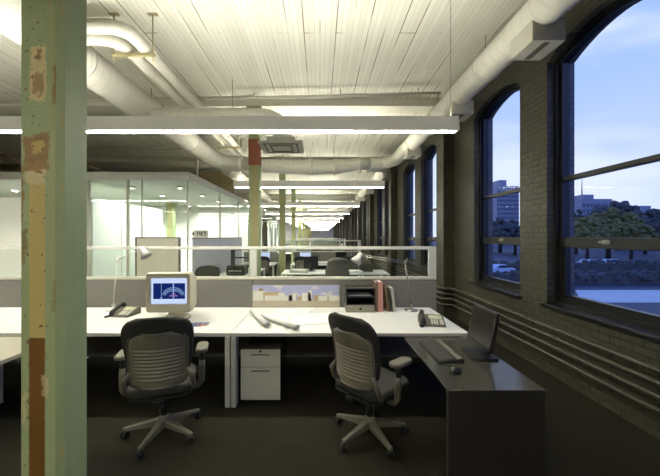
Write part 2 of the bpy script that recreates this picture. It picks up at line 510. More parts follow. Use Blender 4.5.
# one window, then copies
def outline(ins, zb, zt=None):
    """opening outline inset by ins, from zb; arched unless zt"""
    a, b = ins, WW - ins
    pts = [(a, zb), (b, zb)]
    if zt is not None: return pts + [(b, zt), (a, zt)]
    for i in range(NA + 1):
        t = 1 - i / NA
        y = a + (b - a) * t
        pts.append((y, zarch(y / WW) - ins))
    return pts
def ring(bm, o1, o2, x0, x1):
    n = len(o1)
    V = [[bm.verts.new((x, a, b)) for a, b in oo] for x in (x0, x1) for oo in (o1, o2)]
    for k in range(n):
        j = (k + 1) % n
        bm.faces.new((V[0][k], V[0][j], V[1][j], V[1][k])); bm.faces.new((V[2][k], V[3][k], V[3][j], V[2][j]))
        bm.faces.new((V[0][k], V[2][k], V[2][j], V[0][j])); bm.faces.new((V[1][k], V[1][j], V[3][j], V[3][k]))
def make_window(y, n, label):
    w = thing('window_%d' % n, label, 'window', (0, y, 0), kind='structure')
    bm = BM()
    ring(bm, outline(0.0, ZS + 0.001), outline(0.075, ZS + 0.09), 2.93, 3.02)
    ring(bm, outline(0.0, ZS + 0.001), outline(0.035, ZS + 0.04), 2.89, 2.93)
    obj('window_frame', bm, 'dark_paint', w)
    bm = BM(); box(bm, 2.94, 3.01, 0.07, WW - 0.07, 2.345, 2.40)
    obj('transom', bm, 'dark_paint', w, 0.004)
    bm = BM(); box(bm, 2.915, 3.012, 0.07, WW - 0.07, 1.555, 1.665)
    obj('meeting_rail', bm, 'dark_paint', w, 0.005)
    bm = BM()
    ring(bm, outline(0.075, 0.94, 1.56), outline(0.115, 0.985, 1.555), 2.935, 3.0)
    obj('lower_sash', bm, 'dark_paint', w)
    bm = BM(); box(bm, 2.895, 2.914, 0.56, 0.70, 1.612, 1.632); box(bm, 2.905, 2.916, 0.59, 0.67, 1.60, 1.645)
    obj('latch', bm, 'steel', w, 0.003)
    bm = BM(); prism(bm, outline(0.07, 2.39), 2.968, 2.974, 'x'); obj('pane', bm, 'glass_win', w)
    bm = BM(); prism(bm, outline(0.07, 1.66, 2.35), 2.968, 2.974, 'x'); obj('pane', bm, 'glass_win', w)
    bm = BM(); prism(bm, outline(0.11, 0.98, 1.56), 2.968, 2.974, 'x'); obj('pane', bm, 'glass_win', w)
    bm = BM(); box(bm, 2.74, 2.93, -0.05, WW + 0.05, ZS - 0.035, ZS + 0.0005)
    obj('window_sill', bm, 'dark_paint', w, 0.006)
    return w
w0 = None
for i, y in enumerate(wins):
    if i < 2: label = ('arched dark-framed window behind the camera, %s from the front brick wall' % ORD[i])
    else: label = 'arched dark-framed window, %s from the camera along the brick wall' % ORD[i - 2]
    if w0 is None: w0 = make_window(y, 1, label)
    else:
        w = dup(w0, (0, y, 0), 0, label); w.name = 'window_%d' % (i + 1)

# ceiling beams
for i in range(13):
    y = 1.72 + 4.85 * i if i else 1.72
    y = 6.5 + 4.83 * (i - 1)
    o = bx('trim_%d' % (i + 1), 'beam', None, XL, WX - 0.23, y, y + 0.38, CZ - 0.15, CZ - 0.001)
    struct(o, 'white ceiling beam across the hall, %s from the camera' % ORD[i] if i else 'white ceiling beam just above the nearest green post', 'beam')

# columns
def column(x, y, w, d, label, mat, red=False, top=CZ - 0.153, cr=0.01):
    t = thing('support_column', label, 'column', (x, y, 0.0))
    bm = BM()
    c = 0.006
    prism(bm, [(-w/2 + c, -d/2), (w/2 - cr, -d/2), (w/2, -d/2 + cr * 0.6), (w/2, d/2 - c), (w/2 - c, d/2), (-w/2 + c, d/2), (-w/2, d/2 - c), (-w/2, -d/2 + c)], 0.001, top)
    obj('shaft', bm, mat, t)
    bm = BM(); box(bm, -w/2 - 0.04, w/2 + 0.04, -d/2 - 0.04, d/2 + 0.04, top - 0.12, top); obj('column_head', bm, mat, t, 0.01)
    if red:
        bm = BM(); box(bm, -w/2 - 0.008, w/2 + 0.008, -d/2 - 0.008, d/2 + 0.008, 3.17, 3.72); tag(obj('painted_band', bm, 'red_paint', t, 0.01), 'red-brown painted band', None)
    return t
M['col_near'] = column_mat('peeling_green_paint_near', True)
M['col_far'] = column_mat('peeling_green_paint', False)
column(-1.335, 1.575, 0.20, 0.165, 'green wooden post with peeling patches, nearest the camera', 'col_near', cr=0.032)
for i in range(9):
    column(-1.378, 6.62 + 4.83 * i, 0.22, 0.20,
           ['green post with a red-brown band high up, behind the desk divider', 'slim yellowish green post second beyond the desk divider'][i] if i < 2 else
           'yellowish green post far down the hall, %s beyond the desk divider' % ORD[i], 'col_far', i == 0)
column(-5.42, 11.35, 0.24, 0.24, 'green post inside the glass office', 'col_far', top=2.9)

# wall pipes, jogging around each pilaster
for j, z in enumerate((0.27, 0.385, 0.495, 0.60)):
    pts = [(WX - 0.07, Y0 + 0.05, z)]
    for k in range(-1, 12):
        y = 6.52 + 4.83 * k
        pts += [(WX - 0.07, y - 0.12, z), (WX - 0.085, y - 0.09, z), (WX - 0.275, y - 0.05, z), (WX - 0.29, y - 0.01, z), (WX - 0.29, y + 0.41, z), (WX - 0.275, y + 0.45, z), (WX - 0.085, y + 0.49, z), (WX - 0.07, y + 0.52, z)]
    pts.append((WX - 0.07, 62.0, z))
    bm = BM(); tube(bm, pts, 0.024, 10)
    t = obj('wall_pipe', bm, 'pipe_dark')
    tag(t, 'dark heating pipe along the brick wall, ' + ['lowest of the four', 'second from the floor', 'third from the floor', 'topmost of the four'][j], 'pipe', 'heating pipes along the brick wall')
    for yq in (0.8, 2.9, 3.95, 5.1, 7.9, 9.6, 12.7, 14.4):
        bx('bracket', 'dark_paint', t, WX - 0.098, WX - 0.001, yq, yq + 0.025, z - 0.034, z - 0.018)

# ------------------------------------------------------------------ ducts and services
def flange(bm, p, axis, r):
    d = Vector((0, 0.03, 0)) if axis == 'y' else Vector((0.03, 0, 0))
    p = Vector(p); tube(bm, [p - d, p - d * 0.99, p + d * 0.99, p + d], [r, r + 0.012, r + 0.012, r], 24)
def duct(name, label, pts, r, mat, flanges=(), boxes=()):
    bm = BM(); tube(bm, pts, r, 28)
    t = obj(name, bm, mat); tag(t, label, 'duct')
    for p, ax in flanges:
        bm = BM(); flange(bm, p, ax, r); obj('joint_band', bm, mat, t)
        bm = BM(); tube(bm, [(p[0], p[1] + 0.05, p[2] + r - 0.005), (p[0], p[1] + 0.05, CZ - 0.001)], 0.006, 6); obj('hanger_rod', bm, 'rod', t)
    for (x0, x1, y0, y1, z0, z1) in boxes:
        b = bx('diffuser_box', 'offwhite', t, x0, x1, y0, y1, z0, z1, bev=0.006)
        bx('slot', 'chair_metal', b, x0 + 0.14, x1 - 0.14, y0 + 0.03, y1 - 0.03, z0 - 0.002, z0 + 0.002)
    return t
DX, DZ = 2.36, 4.075
def dbox(y): return (2.22, 2.57, y - 0.19, y + 0.19, 3.73, 3.96)
pts = [(DX, Y0 + 0.05, DZ), (DX, 3.0, DZ), (DX, 9.5, DZ)] + arc((DX - 0.6, 9.6), 0.6, 0, 90, 8, h=DZ) + [(DX - 0.75, 10.2, DZ)]
duct('air_duct', 'round white spiral duct along the top of the window wall', pts, 0.19, 'duct_y', [((DX, y, DZ), 'y') for y in (0.6, 2.1, 4.4, 6.2, 7.9)], [dbox(3.45), dbox(5.4), dbox(8.1)])
LXD, LZD = -3.27, 4.06
pts = [(LXD, Y0 + 0.05, LZD), (LXD, 3.0, LZD), (LXD, 9.5, LZD)] + [(-LXD * -1 + 0.62 - 0.62 * math.cos(R(a)), 9.58 + 0.62 * math.sin(R(a)), LZD) for a in range(0, 91, 11)] + [(LXD + 0.75, 10.2, LZD)]
duct('air_duct', 'thick round white duct running above the left desk towards the glass office', pts, 0.25, 'duct_y', [((LXD, y, LZD), 'y') for y in (2.4, 4.2, 6.0, 7.8)])
bm = BM(); xs = [(DX - 0.77, 0.19), (1.2, 0.2), (0.7, 0.21), (0.5, 0.27), (0.42, 0.24), (0.1, 0.22), (-0.2, 0.26), (-0.35, 0.28), (-0.5, 0.235), (-0.9, 0.22), (-1.6, 0.23), (LXD + 0.79, 0.23)]
tube(bm, [(x, 10.2, 4.07 - 0.13 * min(1, 1.9 - abs(x + 0.45)) if abs(x + 0.45) < 1.9 else 4.07) for x, _ in xs], [q for _, q in xs], 28)
t = obj('air_duct', bm, 'duct_x'); tag(t, 'bulging white cross duct spanning the hall beyond the desks', 'duct')
for x in (1.3, 0.46, -0.3, -1.2):
    bm = BM(); flange(bm, (x, 10.2, 3.96), 'x', 0.275 if abs(x) < 0.5 else 0.225); obj('joint_band', bm, 'duct_x', t)
    bm = BM(); tube(bm, [(x, 10.2, 4.3), (x, 10.2, CZ - 0.001)], 0.006, 6); obj('hanger_rod', bm, 'rod', t)
# branch from the left duct, turning down to the square diffuser
BY, BZ, BX = 5.7, 3.85, -0.69
pts = [(LXD + 0.262, BY, BZ), (BX - 0.4, BY, BZ)] + [(BX - 0.4 + 0.4 * math.sin(R(a)), BY, BZ - 0.28 + 0.28 * math.cos(R(a))) for a in range(15, 91, 15)] + [(BX, BY, 3.42)]
bm = BM(); tube(bm, pts, 0.165, 24)
t = obj('branch_duct', bm, 'duct_x'); tag(t, 'short white branch duct turning down above the middle of the desk row', 'duct')
bm = BM(); box(bm, BX - 0.38, BX + 0.38, BY - 0.34, BY + 0.34, 3.29, 3.33); prism(bm, rrect(BX - 0.25, BX + 0.25, BY - 0.24, BY + 0.24, 0.02), 3.33, 3.43)
tag(obj('ceiling_diffuser', bm, 'offwhite', t), 'square white air diffuser', None)
for e, hgt in ((0.30, 0.006), (0.2, 0.012)):
    bm = BM(); ring2 = [(-e, -e, -e + 0.03, e), (e - 0.03, -e, e, e), (-e + 0.03, -e, e - 0.03, -e + 0.03), (-e + 0.03, e - 0.03, e - 0.03, e)]
    for a, b, c, d in ring2: box(bm, BX + a, BX + c, BY + b, BY + d, 3.289 - hgt, 3.2895)
    obj('diffuser_slot', bm, 'chair_metal', t)
bm = BM(); tube(bm, [(-1.6, BY, BZ + 0.16), (-1.6, BY, CZ - 0.001)], 0.006, 6); obj('hanger_rod', bm, 'rod', t)
pts = [(DX - 0.75, 10.75, 4.1), (DX - 0.6, 10.75, 4.1)] + [(DX - 0.6 + 0.6 * math.sin(R(a)), 11.35 - 0.6 * math.cos(R(a)), 4.1) for a in range(10, 91, 10)] + [(DX, 14, 4.1), (DX, 58, 4.1)]
duct('air_duct', 'round white duct along the window wall beyond the cross duct', pts, 0.19, 'duct_y', [((DX, 16.0, 4.1), 'y'), ((DX, 21.5, 4.1), 'y')], [dbox(13.0), dbox(15.0), dbox(18.0), dbox(20.0), dbox(23), dbox(25), dbox(28), dbox(32)])
bm = BM(); tube(bm, [(-3.0, 19.4, 4.1), (-1, 19.4, 4.1), (DX - 0.2, 19.4, 4.1)], 0.2, 24)
tag(obj('air_duct', bm, 'duct_x'), 'second white cross duct far down the hall', 'duct')
pts = [(LXD, 10.9, 4.06), (LXD, 14, 4.06), (LXD, 40, 4.06)]
duct('air_duct', 'white duct above the side of the glass office beyond the cross duct', pts, 0.22, 'duct_y', [((LXD, 13, 4.06), 'y')])
# pair of insulated pipes on trapeze hangers
for j, (x, yb) in enumerate(((-2.50, 3.84), (-2.27, 3.62))):
    pts = [(-3.012, yb, 4.12), (x - 0.22, yb, 4.12)] + [(x - 0.22 + 0.22 * math.sin(R(a)), yb + 0.22 - 0.22 * math.cos(R(a)), 4.12) for a in range(15, 91, 15)] + [(x, 8, 4.12), (x, 9.0, 4.12), (x, 9.12, 4.15), (x, 9.2, 4.22), (x, 9.22, 4.35), (x, 9.22, CZ - 0.001)]
    bm = BM(); tube(bm, pts, 0.082, 18)
    tag(obj('insulated_pipe', bm, 'offwhite'), ['thick white insulated ceiling pipe, outer of the pair on the hangers', 'thick white insulated ceiling pipe, inner of the pair on the hangers'][j], 'pipe')
for i, y in enumerate((4.02, 8.2)):
    t = thing('trapeze_hanger', 'steel rod hanger under the pair of ceiling pipes, %s from the camera' % ORD[i], 'hanger', (-2.385, y, 0), group='pipe hangers')
    bx('cross_bar', 'rod', t, -0.30, 0.26, -0.02, 0.02, 4.0, 4.034, bev=0.003)
    for s in (-0.27, 0.23):
        bm = BM(); tube(bm, [(s, 0, 3.94), (s, 0, CZ - 0.002)], 0.008, 8); obj('rod', bm, 'rod', t)
        bx('ceiling_channel', 'rod', t, s - 0.06, s + 0.06, -0.02, 0.02, CZ - 0.02, CZ - 0.001)
# sprinkler pipe
bm = BM(); tube(bm, [(-8, 6.42, 4.42), (0, 6.1, 4.42), (2.3, 5.96, 4.42)], 0.028, 12)
t = obj('sprinkler_pipe', bm, 'offwhite'); tag(t, 'thin white sprinkler pipe straight across under the ceiling boards', 'pipe')
for x in (-3.9, -1.3, 0.4, 1.9):
    bm = BM(); y = 6.1 - x * 0.05
    tube(bm, [(x, y, 4.44), (x, y, CZ - 0.002)], 0.008, 8); obj('hanger_rod', bm, 'rod', t)
bm = BM(); tube(bm, [(-7.95, 7.4, 3.106), (-7.75, 7.4, 3.5), (-7.5, 7.4, 3.66), (-7.05, 7.4, 3.42), (-6.2, 7.4, 3.3), (-5.6, 7.4, 3.38), (-5.25, 7.4, 3.28), (-5.1, 7.42, 3.106)], 0.025, 8)
tag(obj('loose_cable', bm, 'brown_cover'), 'brown looping cable lying on the roof of the glass offices', 'cable')
bm = BM(); tube(bm, [(-8, 9.0, 4.22), (-3.75, 9.0, 4.22), (-3.62, 9.05, 4.1), (-3.56, 9.05, 3.95), (-3.56, 9.05, 3.122)], 0.03, 10)
tag(obj('drop_pipe', bm, 'offwhite'), 'white pipe bending down onto the roof of the glass office', 'pipe')

# ------------------------------------------------------------------ linear pendant lights
def pendant(y, x0, x1, label, wires, split=None, group='long pendant lights', low=False, far=False):
    t = thing('pendant_light', label, 'lamp', (0, y, 0), group=group)
    bm = BM(); z0, z1, h, k = 2.882, 3.045, 0.075, 0.045
    prism(bm, [(-h, z0 + 0.014), (-h + 0.004, z0), (-0.03, z0), (-0.03, z0 + 0.03), (0.03, z0 + 0.03), (0.03, z0), (h - 0.004, z0), (h, z0 + 0.014),
               (k + 0.008, z1 - 0.004), (k, z1), (k - 0.003, z1 - 0.03), (-k + 0.003, z1 - 0.03), (-k, z1), (-k - 0.008, z1 - 0.004)], x0 + 0.012, x1 - 0.012, 'x')
    obj('housing', bm, 'opal', t)
    xs = split if split is not None else x1 - 0.02
    bx('lens', 'lens_dim' if low else 'lens_far' if far else 'lens', t, x0 + 0.03, xs, -0.028, 0.028, z0 - 0.007, z0 + 0.028)
    if split is not None:
        tag(bx('lens', 'lens_dim', t, split + 0.03, x1 - 0.03, -0.028, 0.028, z0 - 0.004, z0 + 0.028), 'softer lit end section', None)
    bx('uplight_lens', 'uplens_far' if far else 'uplens', t, x0 + 0.05, x1 - 0.05, -0.04, 0.04, z1 - 0.028, z1 - 0.014)
    for x in (x0, x1 - 0.012):
        bm = BM(); prism(bm, [(-h, z0), (h, z0), (k + 0.008, z1), (-k - 0.008, z1)], x, x + 0.0119, 'x'); obj('end_cap', bm, 'opal', t, 0.003)
    for x in wires:
        bm = BM(); tube(bm, [(x, 0, z1 - 0.013), (x, 0, CZ - 0.001)], 0.0025, 6); obj('suspension_wire', bm, 'chair_grey', t)
    return t
pendant(3.58, -8.2, 1.572, 'long white pendant light hanging over the near desks', (-6.0, -4.0, 1.5), 0.39)
pendant(-1.1, -8.2, 1.572, 'white pendant light hanging overhead behind the camera', (-2.5, 1.5), low=True)
pendant(7.65, -2.1, 1.572, 'white pendant light hanging over the middle worktable', (-1.95, 1.5), far=True)
for i in range(12):
    pendant(12.4 + 4.2 * i, -2.9, 1.572, 'white pendant light far down the hall, %s beyond the cross duct' % ORD[i], (-2.6, 1.5), far=True)

# ------------------------------------------------------------------ glass offices on the left
GX, GY = -2.98, 7.0
front = thing('wall_office_front', 'glazed front of the office on the left, under a white fascia', 'glass wall', (0, GY, 0), kind='structure')
bx('fascia', 'white_paint', front, -11.9, GX + 0.06, -0.05, 0.16, 2.95, 3.12)
bx('solid_panel', 'frosted', front, -11.9, -5.25, 0.0, 0.06, 0.001, 2.56)
bx('clerestory_glass', 'glass_office', front, -11.9, -5.25, 0.02, 0.03, 2.56, 2.95)
for x0, x1 in ((-5.17, -4.345), (-4.295, -4.012), (-4.0, GX - 0.005)):
    bx('pane', 'glass_office', front, x0, x1, 0.02, 0.03, 0.02, 2.949)
for x, w in ((-5.21, 0.06), (-4.32, 0.05), (-4.006, 0.012), (GX, 0.02)):
    bx('mullion', 'offwhite', front, x - w / 2, x + w / 2, 0.0, 0.05, 0.001, 2.95)
side = thing('wall_office_side', 'glazed side of the office running away down the hall', 'glass wall', (GX, 0, 0), kind='structure')
bx('fascia', 'white_paint', side, -0.1, 0.06, GY + 0.161, 22, 2.95, 3.12)
ys = [GY + 0.06, 9.3, 11.4, 13.6, 15.8, 18, 20, 22]
for a, b in zip(ys, ys[1:]):
    bx('pane', 'glass_office', side, -0.005, 0.005, a + 0.03, b - 0.03, 0.02, 2.949)
    bx('mullion', 'offwhite', side, -0.025, 0.025, b - 0.03, b + 0.03, 0.001, 2.949)
inner = thing('wall_office_inner', 'white inner wall of the glass office with a dark clerestory band', 'wall', (-5.2, 0, 0), kind='structure')
bx('solid_panel', 'white_paint', inner, -0.05, 0.05, GY + 0.07, 10.2, 0.001, 2.56)
bx('clerestory_glass', 'glass_office', inner, -0.005, 0.005, GY + 0.07, 10.2, 2.57, 2.94)
for y in (8.1, 9.2):
    bx('panel_joint', 'offwhite', inner, 0.051, 0.056, y - 0.012, y + 0.012, 0.01, 2.55)
o = bx('wall_office_back', 'white_paint', None, -11.9, GX - 0.03, 13.05, 13.12, 0.001, 2.93); struct(o, 'white back wall of the glass office', 'wall')
o = bx('wall_office_far', 'white_paint', None, -3.6, -3.5, 22.1, 62, 0.001, 3.1); struct(o, 'long white wall far down the hall beyond the glass office', 'wall')
roof = bx('ceiling_office', 'white_paint', None, -11.9, GX - 0.11, GY + 0.17, 22, 2.95, 3.08); struct(roof, 'white ceiling slab of the glass offices', 'ceiling')
def added_downlight(x, y, label, watts=85.0):  # lamps added to brighten the offices, where no fittings are seen
    t = thing('added_downlight', label, 'lamp', (x, y, 0), group='added glass office lamps')
    bm = BM(); lathe(bm, [(0.0, 2.944), (0.062, 2.944), (0.062, 2.90), (0.068, 2.90), (0.068, 2.9465), (0.0, 2.9465)], n=20); obj('can', bm, 'white_metal', t)
    l = bpy.data.lights.new('added_downlight_bulb', 'SPOT'); l.energy = watts; l.spot_size = R(165); l.spot_blend = 0.6; l.shadow_soft_size = 0.03; l.color = (1.0, 0.99, 0.93)
    lo = bpy.data.objects.new('bulb', l); C.objects.link(lo); lo.parent = t; lo.location = (0, 0, 2.92)
n = 0
for y in (7.9, 9.4, 10.9, 12.3):
    for x in (-4.75, -3.55):
        added_downlight(x, y, 'added lamp in the glass office, %s from the front on the %s side' % (ORD[n // 2], 'inner wall' if n % 2 == 0 else 'hall')); n += 1
for k, y in enumerate((14.5, 17, 19.5)): added_downlight(-4.0, y, 'added round lamp in the far glass offices, %s beyond the office back wall' % ORD[k], 900)
for k, (x, y) in enumerate(((-6.4, 8.4), (-8.2, 8.4), (-7.3, 11))): added_downlight(x, y, 'added round lamp in the next office behind the inner wall, ' + ['nearest the inner wall', 'far side by its front', 'by its back wall'][k], 900)
o = bx('wall_upper_added', 'brick2', None, -11.9, -3.62, 13.0, 13.2, 3.121, CZ - 0.152); struct(o, 'added brick wall standing in for dark ceiling above the glass offices', 'wall')  # added backdrop, stands in for the unlit ceiling over the offices
# boards against the glass
t = thing('pin_board', 'cream pinboard in a grey frame in front of the glass office', 'board', (-3.56, 6.86, 0))
bx('board_face', 'cream_board', t, -0.455, 0.455, -0.02, 0.02, 0.12, 1.64)
bm = BM()
for a, b, c, d in ((-0.49, -0.456, 0.0, 1.665), (0.456, 0.49, 0.0, 1.665), (-0.456, 0.456, 1.641, 1.665), (-0.456, 0.456, 0.09, 0.119)): box(bm, a, b, -0.025, 0.025, c, d)
obj('board_frame', bm, 'chair_metal', t)
t = thing('low_screen', 'pale lavender half-height panel along the side of the glass office', 'board', (GX + 0.09, 9.3, 0))
bx('panel_face', 'lav_board', t, -0.018, 0.018, -2.2, 2.2, 0.05, 1.62)
bx('top_rail', 'chair_metal', t, -0.022, 0.022, -2.22, 2.22, 1.621, 1.65)
for y in (-2.15, 2.15): bx('foot', 'chair_metal', t, -0.03, 0.03, y - 0.03, y + 0.03, 0.0, 0.049)
# projecting number plate
t = thing('number_plate', 'small white plate with dark digits 147 above the lavender panel', 'sign', (-2.77, 7.25, 1.745))
bx('plate', 'offwhite', t, -0.16, 0.16, -0.006, 0.006, -0.085, 0.075)
bx('bracket', 'dark_paint', t, -0.196, -0.161, -0.006, 0.006, -0.03, 0.03)
bm = BM()
def seg_digit(bm, ch, x, z, w, h, s):
    segs = {'1': 'cd', '4': 'fgbc', '7': 'abc'}[ch] if ch != '1' else 'bc'
    L = {'a': (x, x + w, z + h - s, z + h), 'g': (x, x + w, z + h / 2 - s / 2, z + h / 2 + s / 2), 'b': (x + w - s, x + w, z + h / 2, z + h), 'c': (x + w - s, x + w, z, z + h / 2), 'f': (x, x + s, z + h / 2, z + h)}
    for q in segs:
        a, b, c, d = L[q]; box(bm, a, b, -0.009, -0.0061, c, d)
for i, ch in enumerate('147'): seg_digit(bm, ch, -0.125 + i * 0.09, -0.055, 0.06, 0.10, 0.016)
obj('digits', bm, 'black', t)
bm = BM()
for a, b, c, d in ((-0.16, 0.16, 0.069, 0.075), (-0.16, 0.16, -0.085, -0.079), (-0.16, -0.154, -0.079, 0.069), (0.154, 0.16, -0.079, 0.069)): box(bm, a, b, -0.0085, -0.0062, c, d)
obj('plate_border', bm, 'dark_paint', t)

# ------------------------------------------------------------------ desk rows
DT = 0.73
def screen_row(y, spans, label, glass=True, x_end=1.567):
    """spans: panel joints from left to right"""
    t = thing('desk_divider', label, 'divider', (0, y, 0), group='grey desk dividers with glazed tops')
    for a, b in zip(spans, spans[1:]):
        bx('fabric_panel', 'grey_fabric', t, a + 0.003, b - 0.003, 0.0, 0.05, 0.06, 1.10, bev=0.006)
    bx('cap_rail', 'offwhite', t, spans[0], spans[-1], -0.004, 0.054, 1.101, 1.137, bev=0.003)
    for x in spans:
        bx('foot', 'chair_metal', t, max(spans[0], min(x, spans[-1] - 0.06)), max(spans[0], min(x, spans[-1] - 0.06)) + 0.06, 0.0, 0.05, 0.001, 0.059)
    if glass:
        bx('top_rail', 'white_metal', t, spans[0], spans[-1], 0.0, 0.05, 1.505, 1.545, bev=0.003)
        for i, x in enumerate(spans):
            w = 0.05 if i == len(spans) - 1 else 0.045
            xx = min(max(x, spans[0] + w), spans[-1] - w)
            bx('post', 'white_metal', t, xx - w, xx + w, 0.002, 0.048, 1.138, 1.504, bev=0.003)
        for a, b in zip(spans, spans[1:]):
            bx('glass_pane', 'glass_screen', t, a + 0.05, b - 0.06, 0.022, 0.028, 1.138, 1.504)
    return t
screen_row(4.2, [-5.7, -3.29, -0.90, 1.567], 'grey divider with a glazed white-framed top behind the near desks')

def desk(name, label, x0, x1, y0, y1, legs=True, chamfer=0.0, back=None, group='white desktops in rows', top='white_lam'):
    t = thing(name, label, 'desk', ((x0 + x1) / 2, (y0 + y1) / 2, 0), group=group)
    hx, hy = (x1 - x0) / 2, (y1 - y0) / 2
    bm = BM(); prism(bm, [(-hx, -hy), (hx - chamfer, -hy), (hx, -hy + chamfer), (hx, hy), (-hx, hy)], DT - 0.035, DT)
    obj('desktop', bm, top, t, 0.004)
    if legs:
        ye = -hy if back is None else back
        for s in (-1, 1):
            for e in (-1, 1):
                xx = s * (hx - 0.028)
                bx('leg', 'white_metal', t, xx - 0.024, xx + 0.024, e * hy - (0.01 if e < 0 else 0.09), e * hy + (0.09 if e < 0 else -0.01) if e < 0 else e * hy - 0.01, 0.001, DT - 0.036, bev=0.003)
        bx('stretcher', 'black', t, -hx + 0.06, hx - 0.06, -0.03, 0.03, DT - 0.09, DT - 0.04)
    return t
desk('desk', 'white desk with rolled drawings, letter tray and telephone, right of the leg panels', -0.878, 1.47, 3.07, 4.185, chamfer=0.03)
desk('desk', 'white desk carrying the beige monitor, left of the leg panels', -3.26, -0.882, 3.07, 4.185)
desk('desk', 'white desk continuing at the left edge beyond the near post', -5.66, -3.27, 3.07, 4.185)
t = thing('return_desk', 'beige side desk jutting towards the camera at the left edge', 'desk', (-3.1, 2.6, 0))
bx('desktop', 'beige_lam', t, -0.58, 0.58, -0.55, 0.455, DT - 0.065, DT - 0.03, bev=0.004)
bx('end_panel', 'white_metal', t, -0.56, 0.40, -0.52, -0.49, 0.001, DT - 0.066)
bx('end_panel', 'white_metal', t, -0.56, -0.53, -0.489, 0.44, 0.001, DT - 0.066)
# dark return with keyboard
t = thing('return_desk', 'dark grey side desk with computer and keyboard beside the brick wall aisle', 'desk', (1.14, 2.53, 0))
bx('desktop', 'dark_lam', t, -0.32, 0.315, -0.53, 0.525, 0.68, 0.694, bev=0.003)
bx('end_panel', 'dark_lam2', t, -0.315, 0.31, -0.524, -0.49, 0.001, 0.679)
bx('modesty_panel', 'dark_lam2', t, 0.27, 0.31, -0.489, 0.50, 0.08, 0.679)
bx('cable_strip', 'black', t, 0.21, 0.269, -0.4, 0.4, 0.60, 0.679)
RT = 0.694

# pedestal
def pedestal(x, y, label):
    t = thing('drawer_pedestal', label, 'cabinet', (x, y, 0))
    bx('carcass', 'dark_lam', t, -0.197, 0.197, 0.0, 0.58, 0.05, 0.56, bev=0.003)
    for a, b, hz in ((0.055, 0.378, 0.345), (0.384, 0.553, 0.505)):
        d = bx('drawer', 'white_metal', t, -0.196, 0.196, -0.02, -0.001, a, b, bev=0.003)
        bx('handle', 'chair_metal', d, -0.09, 0.09, -0.0245, -0.0205, hz - 0.006, hz + 0.006, bev=0.002)
    bm = BM(); lathe(bm, [(0.011, 0), (0.011, 0.006)], (0, -0.0205, 0.538), 14, Matrix.Rotation(R(90), 3, 'X')); obj('lock', bm, 'black', t)
    for sx in (-0.15, 0.15):
        for sy in (0.06, 0.52):
            bm = BM(); tube(bm, [(sx - 0.015, sy, 0.025), (sx + 0.015, sy, 0.025)], 0.024, 12); obj('caster', bm, 'black', t)
    return t
pedestal(-0.592, 3.12, 'white two-drawer pedestal under the desk beside the leg panel')

